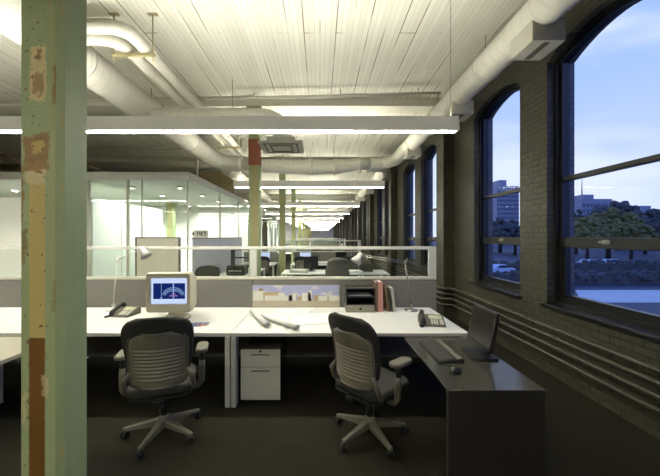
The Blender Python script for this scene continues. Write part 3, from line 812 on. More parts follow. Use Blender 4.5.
# ------------------------------------------------------------------ office chair
def make_chair(label, group, base_ang):
    t = thing('office_chair', label, 'chair', (0, 0, 0), group=group)
    # five-star base
    base = BM()
    lathe(base, [(0.045, 0.075), (0.05, 0.09), (0.045, 0.15), (0.032, 0.17)], n=16)
    for k in range(5):
        m = Matrix.Rotation(base_ang + k * 2 * PI / 5, 4, 'Z')
        A = [(0.03, -0.03, 0.075), (0.03, 0.03, 0.075), (0.03, 0.03, 0.14), (0.03, -0.03, 0.14)]
        B = [(0.18, -0.024, 0.07), (0.18, 0.024, 0.07), (0.18, 0.02, 0.112), (0.18, -0.02, 0.112)]
        E = [(0.315, -0.017, 0.066), (0.315, 0.017, 0.066), (0.315, 0.013, 0.088), (0.315, -0.013, 0.088)]
        V = [[base.verts.new(m @ Vector(p)) for p in L] for L in (A, B, E)]
        for a, b in zip(V, V[1:]):
            for q in range(4): base.faces.new((a[q], a[(q + 1) % 4], b[(q + 1) % 4], b[q]))
        base.faces.new(V[0][::-1]); base.faces.new(V[2])
    bo = obj('base', base, 'chair_metal', t, 0.006)
    for k in range(5):
        a = base_ang + k * 2 * PI / 5
        c = BM(); m = Matrix.Translation((0.30 * math.cos(a), 0.30 * math.sin(a), 0)) @ Matrix.Rotation(a + 0.9, 4, 'Z')
        for s in (-1, 1):
            tube(c, [m @ Vector((0, s * 0.006, 0.031)), m @ Vector((0, s * 0.010, 0.031)), m @ Vector((0, s * 0.024, 0.031)), m @ Vector((0, s * 0.028, 0.031))], [0.024, 0.03, 0.03, 0.024], 16)
        tube(c, [m @ Vector((0, 0, 0.03)), m @ Vector((0, 0, 0.064))], 0.008, 8)
        obj('caster', c, 'black', t)
    g = BM(); lathe(g, [(0.03, 0.17), (0.03, 0.27), (0.019, 0.271), (0.019, 0.375)], n=16); obj('gas_lift', g, 'black', t)
    mch = BM(); box(mch, -0.09, 0.09, -0.15, 0.16, 0.365, 0.405); box(mch, -0.04, 0.04, -0.26, -0.14, 0.37, 0.40); box(mch, -0.27, 0.27, -0.05, 0.03, 0.375, 0.398)
    obj('mechanism', mch, 'black', t, 0.01)
    st = BM(); prism(st, [(x, y) for x, y in rrect(-0.25, 0.25, -0.22, 0.27, 0.10, 6)], 0.415, 0.482)
    obj('seat', st, 'dark_mesh', t, 0.025, 4)
    pan = BM(); prism(pan, rrect(-0.235, 0.235, -0.23, 0.25, 0.09, 6), 0.398, 0.4145); obj('seat_pan', pan, 'black', t, 0.004)
    # backrest: padded front
    def corner(v, lo, hi, c0, c1):
        t_ = 1.0
        if v < c0: t_ = lo + (1 - lo) * math.sqrt(max(0, 1 - ((c0 - v) / c0) ** 2))
        if v > 1 - c1: t_ = hi + (1 - hi) * math.sqrt(max(0, 1 - ((v - 1 + c1) / c1) ** 2))
        return t_
    def spine(z):
        s = (z - 0.50) / 0.56
        return -0.235 - 0.03 * math.sin(s * PI * 0.9 + 0.1) * -1.0 - 0.11 * s ** 1.5
    def fpad(u, v):
        z = 0.53 + 0.535 * v
        hw = (0.215 + 0.045 * math.sin(min(1, v * 1.15) * PI / 2)) * corner(v, 0.6, 0.55, 0.18, 0.26)
        return Vector((u * hw, spine(z) + 0.055 * u * u, z - 0.012 * u * u * v))
    bk = BM(); shell(bk, fpad, 14, 22, (0, 0.035, 0.004)); obj('backrest', bk, 'dark_mesh', t, 0.008, 2)
    NV = 60
    def fsh(u, v):
        z = 0.505 + 0.43 * v
        hw = (0.205 + 0.012 * v) * corner(v, 0.72, 0.6, 0.16, 0.22)
        rid = (0.008 if (int(v * NV + 0.5) // 2) % 2 else -0.004) if abs(u) < 0.85 and 0.12 < v < 0.72 else 0.0
        return Vector((u * hw, spine(z) - 0.034 + 0.07 * u * u + rid, z))
    sh = BM(); shell(sh, fsh, 14, NV, (0, 0.012, 0)); so = obj('back_shell', sh, 'chair_shell', t)
    rim = BM()
    L = []
    for k in range(0, NV + 1): L.append(fsh(-1, k / NV))
    for k in range(1, 15): L.append(fsh(-1 + 2 * k / 14, 1))
    for k in range(NV - 1, -1, -1): L.append(fsh(1, k / NV))
    for k in range(13, 0, -1): L.append(fsh(-1 + 2 * k / 14, 0))
    L.append(L[0]); tube(rim, L, 0.010, 8); obj('shell_rim', rim, 'chair_grey', so)
    for s in (-1, 1):
        a = BM()
        tube(a, [(s * 0.205, -0.20, 0.62), (s * 0.245, -0.21, 0.56), (s * 0.255, -0.17, 0.47), (s * 0.21, -0.10, 0.39)], [0.016, 0.021, 0.021, 0.018], 10)
        obj('back_link', a, 'chair_grey', t)
        a = BM()
        tube(a, [(s * 0.20, -0.03, 0.388), (s * 0.275, -0.03, 0.392), (s * 0.302, -0.03, 0.43), (s * 0.306, -0.025, 0.55), (s * 0.306, -0.02, 0.60)], [0.02, 0.022, 0.026, 0.026, 0.024], 12)
        ao = obj('arm_post', a, 'chair_grey', t)
        a = BM(); tube(a, [(s * 0.306, -0.02, 0.601), (s * 0.306, -0.015, 0.687)], 0.02, 12); obj('arm_riser', a, 'black', t)
        a = BM(); prism(a, rrect(s * 0.305 - 0.05, s * 0.305 + 0.05, -0.10, 0.12, 0.045, 6), 0.688, 0.722); obj('arm_pad', a, 'chair_metal', t, 0.013, 3)
    return t
ch1 = make_chair('grey office chair at the desk with the beige monitor', 'office chairs', R(-96 - 16))
ch2 = make_chair('grey office chair turned towards the dark side desk', 'office chairs', R(-68 + 50))
ch1.location = (-1.33, 2.66, 0); ch1.rotation_euler = (0, 0, R(16))
ch2.location = (0.42, 2.64, 0); ch2.rotation_euler = (0, 0, R(-50))

# ------------------------------------------------------------------ near desk contents
# CRT monitor
t = thing('computer_monitor', 'beige tube monitor showing a blue drawing on the left desk', 'monitor', (-1.665, 3.62, DT + 0.001), R(3))
bm = BM(); prism(bm, rrect(-0.15, 0.15, -0.14, 0.14, 0.12, 6), 0.0, 0.028); lathe(bm, [(0.11, 0.028), (0.10, 0.05), (0.07, 0.09), (0.09, 0.117)], n=20)
obj('tilt_base', bm, 'crt', t, 0.004)
bm = BM()
w, z0, z1 = 0.240, 0.118, 0.552
ob, ib = rrect(-w, w, z0, z1, 0.03, 5), rrect(-0.193, 0.193, z0 + 0.092, z1 - 0.060, 0.012, 5)
V = [[bm.verts.new((a, yy, b)) for a, b in oo] for yy, oo in ((-0.13, ob), (-0.205, ob), (-0.225, [(a * 0.975, z0 + 0.006 + (b - z0) * 0.972) for a, b in ob]), (-0.225, [(a * 1.04, 0.33 + (b - 0.33) * 1.05) for a, b in ib]), (-0.205, ib), (-0.19, ib))]
for A, B in zip(V, V[1:]):
    for k in range(len(A)): bm.faces.new((A[k], A[(k + 1) % len(A)], B[(k + 1) % len(A)], B[k]))
obj('bezel', bm, 'crt', t)
bm = BM()
secs = [(-0.13, 0.236, z0 + 0.004, z1 - 0.006), (-0.05, 0.232, z0 + 0.012, z1 - 0.03), (0.02, 0.225, z0 + 0.03, z1 - 0.06), (0.12, 0.18, z0 + 0.06, z1 - 0.11), (0.22, 0.145, z0 + 0.08, z1 - 0.15)]
V = [[bm.verts.new((a, yy, b)) for a, b in rrect(-hw, hw, a0, b0, 0.03, 4)] for yy, hw, a0, b0 in secs]
for A, B in zip(V, V[1:]):
    for k in range(len(A)): bm.faces.new((A[k], A[(k + 1) % len(A)], B[(k + 1) % len(A)], B[k]))
bm.faces.new(V[-1]); bm.faces.new(V[0][::-1])
obj('housing', bm, 'crt', t)
scr = bx('screen', 'scr_white', t, -0.192, 0.192, -0.194, -0.186, z0 + 0.093, z1 - 0.061)
bx('blue_window', 'scr_blue', scr, -0.172, 0.170, -0.1955, -0.1945, z0 + 0.145, z0 + 0.318)
bm = BM()
def poly_line(bm, pts, wd, y):
    for (a, b), (c, d) in zip(pts, pts[1:]):
        dx, dz = c - a, d - b; L = math.hypot(dx, dz); nx, nz = -dz / L * wd / 2, dx / L * wd / 2
        bm.faces.new([bm.verts.new(p) for p in ((a + nx, y, b + nz), (a - nx, y, b - nz), (c - nx, y, d - nz), (c + nx, y, d + nz))])
zc = z0 + 0.185
for rx, rz in ((0.115, 0.085), (0.10, 0.066), (0.085, 0.048)):
    poly_line(bm, [(0.045 + rx * math.cos(R(a)), zc + rz * math.sin(R(a))) for a in range(0, 181, 12)], 0.005, -0.1962)
for x in (0.045,): poly_line(bm, [(x, z0 + 0.15), (x, z0 + 0.315)], 0.012, -0.1963)
poly_line(bm, [(-0.085, z0 + 0.147), (-0.085, z0 + 0.316)], 0.004, -0.1963)
for a in range(15, 180, 15): poly_line(bm, [(0.045 + 0.085 * math.cos(R(a)), zc + 0.048 * math.sin(R(a))), (0.045 + 0.115 * math.cos(R(a)), zc + 0.085 * math.sin(R(a)))], 0.003, -0.1964)
poly_line(bm, [(-0.095, z0 + 0.155), (-0.075, z0 + 0.165)], 0.012, -0.1964)
obj('drawn_lines', bm, 'scr_line', scr)
bm = BM(); poly_line(bm, [(0.0, zc - 0.006), (0.09, zc - 0.006)], 0.012, -0.1965); poly_line(bm, [(0.02, zc + 0.012), (0.07, zc + 0.012)], 0.008, -0.1965)
obj('drawn_base', bm, 'scr_pink', scr)

# telephones
def phone(label, loc, rz):
    t = thing('desk_phone', label, 'telephone', loc, rz, 'grey desk telephones')
    bm = BM(); prism(bm, [(-0.11, 0.0), (0.11, 0.0), (0.11, 0.085), (0.07, 0.078), (-0.11, 0.018)], -0.125, 0.14, 'x'); obj('body', bm, 'phone', t, 0.008)
    sl = math.atan2(0.06, 0.18); m = Matrix.Translation((0, -0.02, 0.051)) @ Matrix.Rotation(sl, 4, 'X')
    bm = BM(); box(bm, -0.02, 0.115, 0.02, 0.085, 0.0, 0.006, mat=m); obj('display', bm, 'phone_lcd', t)
    bm = BM()
    for i in range(3):
        for j in range(4): box(bm, -0.005 + i * 0.026, 0.015 + i * 0.026, -0.075 + j * 0.022, -0.059 + j * 0.022, -0.001, 0.005, mat=m)
    for j in range(4): box(bm, 0.085, 0.12, -0.075 + j * 0.022, -0.059 + j * 0.022, -0.001, 0.005, mat=m)
    obj('keys', bm, 'white_cover', t)
    bm = BM(); P = [(-0.085, -0.105, 0.028), (-0.085, -0.085, 0.062), (-0.085, -0.04, 0.078), (-0.085, 0.04, 0.105), (-0.085, 0.075, 0.115), (-0.085, 0.10, 0.092)]
    tube(bm, P, [0.026, 0.024, 0.016, 0.016, 0.024, 0.027], 12); obj('handset', bm, 'black', t)
    bm = BM(); tube(bm, [(-0.085 - 0.035 * math.sin(a * 0.5) + 0.008 * math.cos(a * 9), -0.11 - 0.05 * math.sin(a), 0.012 + 0.006 * math.sin(a * 9)) for a in [k * PI / 40 for k in range(41)]], 0.006, 6); obj('cord', bm, 'black', t)
    return t
phone('grey telephone at the foot of the white lamp on the left desk', (-2.37, 3.78, DT + 0.001), R(-8))
phone('grey telephone with lit display near the right end of the desk', (1.20, 3.38, DT + 0.001), R(-12))

# desk lamps
def lamp(label, base, elbow, head, mat, twin):
    t = thing('desk_lamp', label, 'lamp', (base[0], base[1], base[2]))
    e = Vector(elbow) - Vector(base); h = Vector(head) - Vector(base)
    bm = BM(); lathe(bm, [(0.085, 0.0), (0.085, 0.012), (0.05, 0.022), (0.016, 0.026), (0.014, 0.07)], n=24); obj('base', bm, mat, t)
    off = Vector((0, 0.012, 0)) if twin else Vector((0, 0, 0))
    bm = BM(); tube(bm, [Vector((0, 0, 0.06)) + off, e + off], 0.007, 8)
    if twin: tube(bm, [Vector((0.0, 0, 0.06)) - off, e - off], 0.006, 8)
    obj('lower_arm', bm, mat, t)
    bm = BM()
    dv = Vector((0, 0, 0.012)) if twin else Vector((0, 0, 0))
    tube(bm, [e + dv, h + dv], 0.006, 8)
    if twin: tube(bm, [e - dv, h - dv], 0.005, 8)
    obj('upper_arm', bm, mat, t)
    bm = BM(); tube(bm, [e + Vector((0, -0.022, 0)), e + Vector((0, 0.022, 0))], 0.018, 12); tube(bm, [e + Vector((-0.01, 0, 0)), e + Vector((0.03, 0, 0.05))], 0.009, 8); tube(bm, [Vector((0, -0.02, 0.065)), Vector((0, 0.02, 0.065))], 0.016, 12)
    tube(bm, [h + Vector((0, -0.02, 0)), h + Vector((0, 0.02, 0))], 0.016, 12)
    obj('joint', bm, mat, t)
    s = 1 if h.x > e.x else -1
    ax = Vector((s * 0.55, -0.1, -0.83)).normalized(); q = Vector((0, 0, -1)).rotation_difference(ax).to_matrix()
    bm = BM(); lathe(bm, [(0.022, 0.03), (0.03, 0.015), (0.035, -0.03), (0.075, -0.115), (0.072, -0.115), (0.032, -0.03), (0.0, -0.02)], tuple(h), 24, q); obj('lamp_shade', bm, 'white_metal', t)
    return t
lamp('white angled desk lamp left of the beige monitor', (-2.66, 4.02, DT + 0.001), (-2.62, 4.02, 1.37), (-2.29, 4.02, 1.52), 'white_metal', False)
lamp('steel twin-arm desk lamp beside the telephone at the right end', (1.17, 4.0, DT + 0.001), (1.09, 4.0, 1.345), (0.52, 4.06, 1.44), 'steel', True)

# city print on the divider
t = thing('panorama_print', 'long colour print of a pale city under a blue sky, against the divider', 'picture', (-0.322, 4.186, DT + 0.003))
bx('sheet', 'white_cover', t, -0.585, 0.585, 0.006, 0.012, 0.0, 0.295)
m = bpy.data.materials.new('printed_sky'); q = NT(m); x = q.xyz(q.obj())
nz = q.noise(q.vec(q.math('MULTIPLY', x[0], 5.0), q.math('MULTIPLY', x[2], 9.0)), 1.0, 3.0)
q.bsdf(q.mix(q.ramp(nz, 0.52, 0.64), lin((186, 188, 224)), lin((232, 228, 226))), 0.6); M['print_sky'] = m
bx('printed_sky', 'print_sky', t, -0.582, 0.582, 0.004, 0.0058, 0.09, 0.293)
M['print_a'] = pm('printed_cream', (250, 246, 232), 0.6); M['print_b'] = pm('printed_tan', (200, 178, 138), 0.6); M['print_c'] = pm('printed_dark', (150, 134, 114), 0.6); M['print_g'] = pm('printed_ground', (206, 194, 170), 0.6)
bm = BM(); box(bm, -0.582, 0.582, 0.002, 0.0038, 0.002, 0.092, 3)
for x0, x1, h, mi in ((-0.582, -0.44, 0.215, 0), (-0.5, -0.44, 0.25, 2), (-0.45, -0.22, 0.20, 1), (-0.42, -0.24, 0.155, 0), (-0.24, -0.15, 0.19, 0), (-0.15, -0.05, 0.155, 0), (-0.1, 0.0, 0.18, 0), (0.02, 0.09, 0.145, 1), (0.08, 0.2, 0.19, 0), (0.16, 0.21, 0.225, 0), (0.24, 0.32, 0.16, 1), (0.3, 0.42, 0.15, 0), (0.44, 0.582, 0.155, 0), (-0.35, -0.31, 0.125, 2), (-0.27, -0.24, 0.13, 2), (0.34, 0.44, 0.115, 1), (-0.582, -0.52, 0.105, 2)):
    box(bm, x0, x1, 0.0005 + 0.0003 * mi, 0.002, 0.085, h, mi)
obj('printed_buildings', bm, ['print_a', 'print_b', 'print_c', 'print_g'], t)

# letter tray
t = thing('letter_tray', 'black stacked letter tray with a grey drawer at the bottom', 'tray', (0.505, 3.93, DT + 0.001))
bm = BM()
for x in (-0.178, 0.17): box(bm, x, x + 0.008, -0.02, 0.24, 0.09, 0.30)
box(bm, -0.17, 0.17, 0.232, 0.24, 0.09, 0.30); obj('side_frame', bm, 'black', t)
for z in (0.092, 0.185, 0.29): bx('shelf', 'black', t, -0.1695, 0.1695, -0.03, 0.231, z, z + 0.01, bev=0.002)
d = bx('drawer', 'cardboard', t, -0.178, 0.178, -0.035, 0.24, 0.0, 0.088, bev=0.003)
bm = BM(); lathe(bm, [(0.016, 0), (0.016, 0.004)], (0, -0.035, 0.045), 16, Matrix.Rotation(R(90), 3, 'X')); obj('finger_hole', bm, 'black', d)
bx('paper_stack', 'paper', t, -0.15, 0.14, -0.01, 0.22, 0.2, 0.215)
# books beside it
def book(label, x, th, h, mat, lean=0.0, d=0.23, y=3.93):
    t = thing('book', label, 'book', (x, y, DT + 0.001), 0, 'books beside the letter tray')
    m = Matrix.Rotation(lean, 4, 'Y')
    bm = BM()
    box(bm, 0.0, 0.003, 0, d, 0, h, mat=m); box(bm, th - 0.003, th, 0, d, 0, h, mat=m); box(bm, 0.0031, th - 0.0031, 0.0, 0.004, 0, h, mat=m)
    obj('cover', bm, mat, t)
    bm = BM(); box(bm, 0.0035, th - 0.0035, 0.0045, d - 0.006, 0.006, h - 0.008, mat=m); obj('pages', bm, 'paper', t)
book('brown book standing against the letter tray', 0.700, 0.032, 0.37, 'brown_cover')
book('thick pink-spined book standing beside the brown one', 0.738, 0.055, 0.375, 'pink')
book('thin tan book leaning against the pink one', 0.860, 0.016, 0.35, 'brown_cover', R(-8.5))
book('thin dark book leaning beside the tan one', 0.882, 0.014, 0.30, 'dark_lam', R(-8.5))
book('pale grey book leaning at the end of the short row', 0.925, 0.034, 0.30, 'white_cover', R(-7))

# rolls and papers
def roll(label, a, b, r):
    bm = BM(); A, B = Vector(a), Vector(b)
    d = (B - A).normalized(); up = Vector((0, 0, 1)); s = d.cross(up)
    n, turns = 60, 2.2
    prev = None
    for k in range(n + 1):
        ang = turns * 2 * PI * k / n; rr = r * (0.72 + 0.28 * k / n)
        off = (s * math.cos(ang) + up * math.sin(ang)) * rr
        cur = (bm.verts.new(A + off), bm.verts.new(B + off))
        if prev: f = bm.faces.new((prev[0], prev[1], cur[1], cur[0])); f.smooth = True
        prev = cur
    o = obj('paper_roll', bm, 'paper'); s_ = o.modifiers.new('solid', 'SOLIDIFY'); s_.thickness = 0.0012
    return tag(o, label, 'paper roll', 'rolled drawings on the desk')
roll('rolled white drawing lying near the leg panels', (-0.84, 3.86, DT + 0.036), (-0.545, 3.22, DT + 0.036), 0.033)
roll('rolled white drawing reaching the desk edge behind the turned chair', (-0.66, 3.62, DT + 0.036), (-0.225, 3.14, DT + 0.036), 0.033)
def sheet(label, x, y, w, h, rz, mat='paper', z=0.001, cat='paper', curl=0.02):
    bm = BM()
    def f(u, v): return Vector((u * w / 2, (v - 0.5) * h, z + curl * max(0, u - 0.4) ** 2 + curl * max(0, v - 0.6) ** 2))
    shell(bm, f, 10, 8, (0, 0, 0.0008))
    o = obj('paper_sheet', bm, mat); o.location = (x, y, DT); o.rotation_euler = (0, 0, rz); return tag(o, label, cat)
m = bpy.data.materials.new('plan_sheet'); q = NT(m); x = q.xyz(q.obj())
l1 = q.math('MULTIPLY', q.ramp(q.math('FRACT', q.math('MULTIPLY', x[0], 11.0)), 0.0, 0.05, 1, 0), q.ramp(q.noise(q.obj(), 7.0), 0.5, 0.55))
l2 = q.math('MULTIPLY', q.ramp(q.math('FRACT', q.math('MULTIPLY', x[1], 13.0)), 0.0, 0.06, 1, 0), q.ramp(q.noise(q.obj(), 9.0), 0.48, 0.53))
q.bsdf(q.mix(q.math('MULTIPLY', q.math('MAXIMUM', l1, l2), 0.45), lin((240, 239, 234)), lin((120, 126, 140))), 0.7); M['plan'] = m
sheet('large plan sheet with thin lines spread right of the rolls', 0.0, 3.62, 0.72, 0.5, R(12), 'plan', 0.0025)
sheet('curled small sheet under the plan in front of the city print', -0.35, 3.95, 0.5, 0.3, R(-10), 'plan', 0.001, curl=0.0)
t = thing('leaflet', 'small blue and red colour leaflet right of the beige monitor', 'leaflet', (-1.30, 3.36, DT + 0.001), R(10))
M['leaf_blue'] = pm('leaflet_blue', (92, 116, 156), 0.5); M['leaf_red'] = pm('leaflet_red', (176, 92, 86), 0.5)
bx('page', 'leaf_blue', t, -0.11, 0.03, -0.075, 0.075, 0.0, 0.003); bx('page', 'white_cover', t, 0.031, 0.10, -0.075, 0.075, 0.0, 0.003); bx('printed_photo', 'leaf_red', t, -0.02, 0.085, -0.06, -0.01, 0.0032, 0.0037); bx('printed_photo', 'leaf_blue', t, 0.04, 0.09, 0.005, 0.06, 0.0032, 0.0037)

# LCD on the dark return (faces -X)
t = thing('computer_monitor', 'black flat monitor seen edge-on on the dark side desk', 'monitor', (1.34, 2.60, RT + 0.001))
bm = BM(); prism(bm, rrect(-0.12, 0.09, -0.13, 0.13, 0.03), 0.0, 0.016); obj('base', bm, 'black', t, 0.004)
bm = BM(); box(bm, 0.03, 0.06, -0.045, 0.045, 0.016, 0.22); obj('stand', bm, 'black', t, 0.006)
Rm = Matrix.Translation((0, 0, 0.075)) @ Matrix.Rotation(R(11), 4, 'Y')
bm = BM(); box(bm, -0.03, 0.0, -0.185, 0.185, 0.0, 0.315, mat=Rm); po = obj('panel', bm, 'black', t, 0.006)
bm = BM(); box(bm, 0.001, 0.022, -0.14, 0.14, 0.05, 0.27, mat=Rm); obj('back_cover', bm, 'black', t, 0.008)
bm = BM(); box(bm, -0.0315, -0.0302, -0.170, 0.170, 0.028, 0.300, mat=Rm); tag(obj('screen', bm, 'lcd_off', t), 'dark reflective screen', None)
# keyboard and mouse
t = thing('keyboard', 'black and silver keyboard on the dark side desk', 'keyboard', (1.02, 2.66, RT + 0.001), R(1))
bm = BM(); prism(bm, [(-0.1, 0.0), (0.1, 0.0), (0.1, 0.03), (0.05, 0.027), (-0.1, 0.014)], -0.235, 0.235, 'y'); obj('body', bm, 'black', t, 0.004)
km = Matrix.Translation((-0.09, 0, 0.0155)) @ Matrix.Rotation(-math.atan2(0.013, 0.15), 4, 'Y')
bm = BM()
for i in range(6):
    for j in range(21):
        if i == 0 and 4 < j < 12: continue
        box(bm, i * 0.0215, i * 0.0215 + 0.0175, -0.225 + j * 0.0214, -0.225 + j * 0.0214 + 0.0175, 0.0, 0.006, mat=km)
obj('keys', bm, 'key_grey', t)
bm = BM(); box(bm, 0.05, 0.096, -0.23, 0.23, 0.0285, 0.0325); tag(obj('media_strip', bm, 'chair_metal', t, 0.002), 'silver strip along the back edge', None)
t = thing('computer_mouse', 'dark computer mouse in front of the keyboard', 'mouse', (0.985, 2.27, RT + 0.001), R(25))
bm = BM(); bmesh.ops.create_uvsphere(bm, u_segments=20, v_segments=12, radius=1.0)
for v in bm.verts: v.co = Vector((v.co.x * 0.055, v.co.y * 0.034, max(0, v.co.z) * 0.034 * (1.1 - 0.25 * v.co.x)))
for f in bm.faces: f.smooth = True
obj('body', bm, 'black', t)
bm = BM(); bmesh.ops.create_uvsphere(bm, u_segments=16, v_segments=10, radius=1.0)
for v in bm.verts: v.co = Vector((v.co.x * 0.03 - 0.022, v.co.y * 0.024, max(0, v.co.z) * 0.024 + 0.016))
for f in bm.faces: f.smooth = True
obj('palm_cover', bm, 'phone', t)
bm = BM(); tube(bm, [(0.035, -0.004, 0.026), (0.035, 0.004, 0.026)], 0.009, 12); obj('scroll_wheel', bm, 'dark_mesh', t)

# ------------------------------------------------------------------ the rows beyond
desk('desk', 'white desk behind the near divider, right half', -0.88, 1.47, 4.27, 5.35)
desk('desk', 'white desk behind the near divider, left half', -3.26, -0.89, 4.27, 5.35)
desk('worktable', 'white worktable in the middle beyond the near divider', -1.0, 1.78, 7.95, 8.95)
desk('worktable', 'white worktable beside the lavender panel', -2.55, -1.65, 7.2, 9.4)
ROW2 = 11.62
screen_row(ROW2, [-1.0, 1.52], 'grey glazed divider in the second row, right of the slim green post')
screen_row(ROW2, [-2.85, -1.55], 'grey glazed divider in the second row, left of the slim green post', glass=False)
desk('desk', 'white desk in front of the second row divider, right of the slim green post', -1.0, 1.47, 10.5, 11.6)
desk('desk', 'white desk in front of the second row divider, left of the slim green post', -2.8, -1.55, 10.5, 11.6)
desk('worktable', 'white worktable in the middle beyond the second row', -0.9, 1.7, 14.6, 15.5)
for i, y in enumerate((18.65, 23.3, 28.2, 33.1)):
    screen_row(y, [-2.6, -0.6, 1.52], 'grey glazed divider far down the hall, %s beyond the second row' % ORD[i])
    desk('desk', 'white desk far down the hall, before the %s distant divider' % ORD[i], -2.5, 1.47, y - 1.1, y - 0.015)

def far_lcd(label, loc, rz, on):
    t = thing('computer_monitor', label, 'monitor', loc, rz)
    bm = BM(); prism(bm, rrect(-0.12, 0.12, -0.08, 0.1, 0.03), 0, 0.015); box(bm, -0.04, 0.04, 0.02, 0.045, 0.015, 0.2); obj('stand', bm, 'black', t)
    bx('panel', 'black', t, -0.21, 0.21, -0.02, 0.018, 0.09, 0.40, bev=0.005)
    bx('screen', on, t, -0.195, 0.195, -0.0225, -0.0205, 0.105, 0.385)
    return t
far_lcd('flat monitor with a pale blue lit screen, second row right of the slim post', (-0.52, 11.15, DT + 0.001), R(0), 'scr_white')
far_lcd('flat monitor with a lit screen at the left end of the second row', (-1.98, 11.15, DT + 0.001), R(0), 'scr_white')
far_lcd('flat dark monitor in the second row near the windows', (0.75, 11.15, DT + 0.001), R(20), 'lcd_off')
far_lcd('flat dark monitor on the middle worktable', (-0.25, 8.6, DT + 0.001), R(200), 'lcd_off')

def box_stack(name, label, cat, loc, parts, rz=0.0):
    t = thing(name, label, cat, loc, rz)
    for nm, mat, d in parts: bx(nm, mat, t, *d, bev=0.004)
    return t
box_stack('printer', 'black desktop printer on the worktable beside the lavender panel', 'printer', (-2.05, 7.75, DT + 0.001), [('body', 'black', (-0.22, 0.22, -0.2, 0.2, 0.02, 0.20)), ('paper_tray', 'chair_grey', (-0.18, 0.18, -0.30, -0.201, 0.05, 0.065)), ('output_tray', 'paper', (-0.16, 0.16, -0.26, -0.201, 0.115, 0.122)), ('lid', 'dark_lam', (-0.21, 0.21, -0.19, 0.19, 0.201, 0.24)), ('foot', 'black', (-0.2, 0.2, -0.18, 0.18, 0, 0.019))])
box_stack('desk_rack', 'dark open rack with shelves standing behind the printer', 'rack', (-2.1, 8.55, DT + 0.001), [('side_panel', 'black', (-0.3, -0.27, -0.15, 0.15, 0, 0.62)), ('side_panel', 'black', (0.27, 0.3, -0.15, 0.15, 0, 0.62)), ('shelf', 'black', (-0.269, 0.269, -0.15, 0.15, 0.58, 0.62)), ('shelf', 'black', (-0.269, 0.269, -0.15, 0.15, 0.36, 0.39)), ('shelf', 'black', (-0.269, 0.269, -0.15, 0.15, 0.14, 0.17))])
box_stack('office_machine', 'small dark grey machine on the middle worktable near the windows', 'machine', (1.25, 8.5, DT + 0.001), [('body', 'dark_lam', (-0.17, 0.17, -0.14, 0.14, 0.0, 0.2)), ('top_cover', 'chair_grey', (-0.12, 0.12, -0.1, 0.1, 0.201, 0.29)), ('front_panel', 'black', (-0.13, 0.05, -0.146, -0.141, 0.03, 0.16))])
box_stack('paper_stack', 'low stack of white papers on the middle worktable near the windows', 'papers', (0.85, 8.2, DT + 0.001), [('sheets', 'paper', (-0.25, 0.25, -0.17, 0.17, 0.0, 0.05)), ('top_sheet', 'plan', (-0.2, 0.22, -0.13, 0.15, 0.051, 0.053))], R(8))
box_stack('paper_stack', 'pile of white folders on the middle worktable left of the jacketed chair', 'papers', (-0.55, 8.25, DT + 0.001), [('sheets', 'white_cover', (-0.22, 0.22, -0.16, 0.16, 0.0, 0.07)), ('top_sheet', 'paper', (-0.17, 0.18, -0.13, 0.14, 0.071, 0.08))], R(-15))
box_stack('paper_stack', 'stack of drawings on the second row desk right of the slim post', 'papers', (0.2, 10.9, DT + 0.001), [('sheets', 'paper', (-0.3, 0.3, -0.2, 0.2, 0.0, 0.06)), ('top_sheet', 'plan', (-0.27, 0.27, -0.18, 0.18, 0.061, 0.063))], R(5))
lamp('white desk lamp on the second row desk near the windows', (1.1, 11.3, DT + 0.001), (1.15, 11.3, 1.25), (0.8, 11.3, 1.4), 'white_metal', False)

c3 = dup(ch1, (0.33, 7.25, 0), R(12), 'dark office chair with a grey jacket over it, at the middle worktable', 'office chairs')
bm = BM()
def jac(u, v):
    a = u * PI * 0.52
    return Vector((0.31 * math.sin(a) * (0.72 + 0.28 * (1 - v)), -0.31 - 0.15 * math.cos(a) + 0.015 * math.sin(9 * u), 0.72 + 0.47 * v - 0.05 * u * u + 0.012 * math.sin(u * 13)))
shell(bm, jac, 20, 10, (0, 0.03, 0.0))
def jtop(u, v): return Vector((0.2 * u, -0.45 + 0.32 * v, 1.19 + 0.02 * math.sin(v * PI) - 0.05 * u * u))
shell(bm, jtop, 12, 6, (0, 0, -0.03))
M['jacket'] = pm('grey_jacket_cloth', (112, 110, 102), 0.95, var=0.15, scale=30, bump=0.4)
j = obj('jacket', bm, 'jacket'); j.location = (0.33, 7.25, 0); j.rotation_euler = (0, 0, R(12)); tag(j, 'grey jacket draped over the chair back at the middle worktable', 'jacket')
dup(ch1, (-2.35, 6.3, 0), R(180), 'dark office chair between the near divider and the cream pinboard', 'office chairs')
dup(ch1, (-1.9, 9.95, 0), R(20), 'dark office chair at the left end of the second row', 'office chairs')
dup(ch1, (-0.5, 9.95, 0), R(-15), 'dark office chair at the lit monitor of the second row', 'office chairs')
dup(ch1, (0.9, 9.95, 0), R(10), 'dark office chair at the second row near the windows', 'office chairs')
dup(ch1, (0.4, 14.1, 0), R(170), 'dark office chair at the worktable beyond the second row', 'office chairs')
dup(ch1, (-0.2, 17.1, 0), R(10), 'dark office chair far down the hall at the distant desks', 'office chairs')

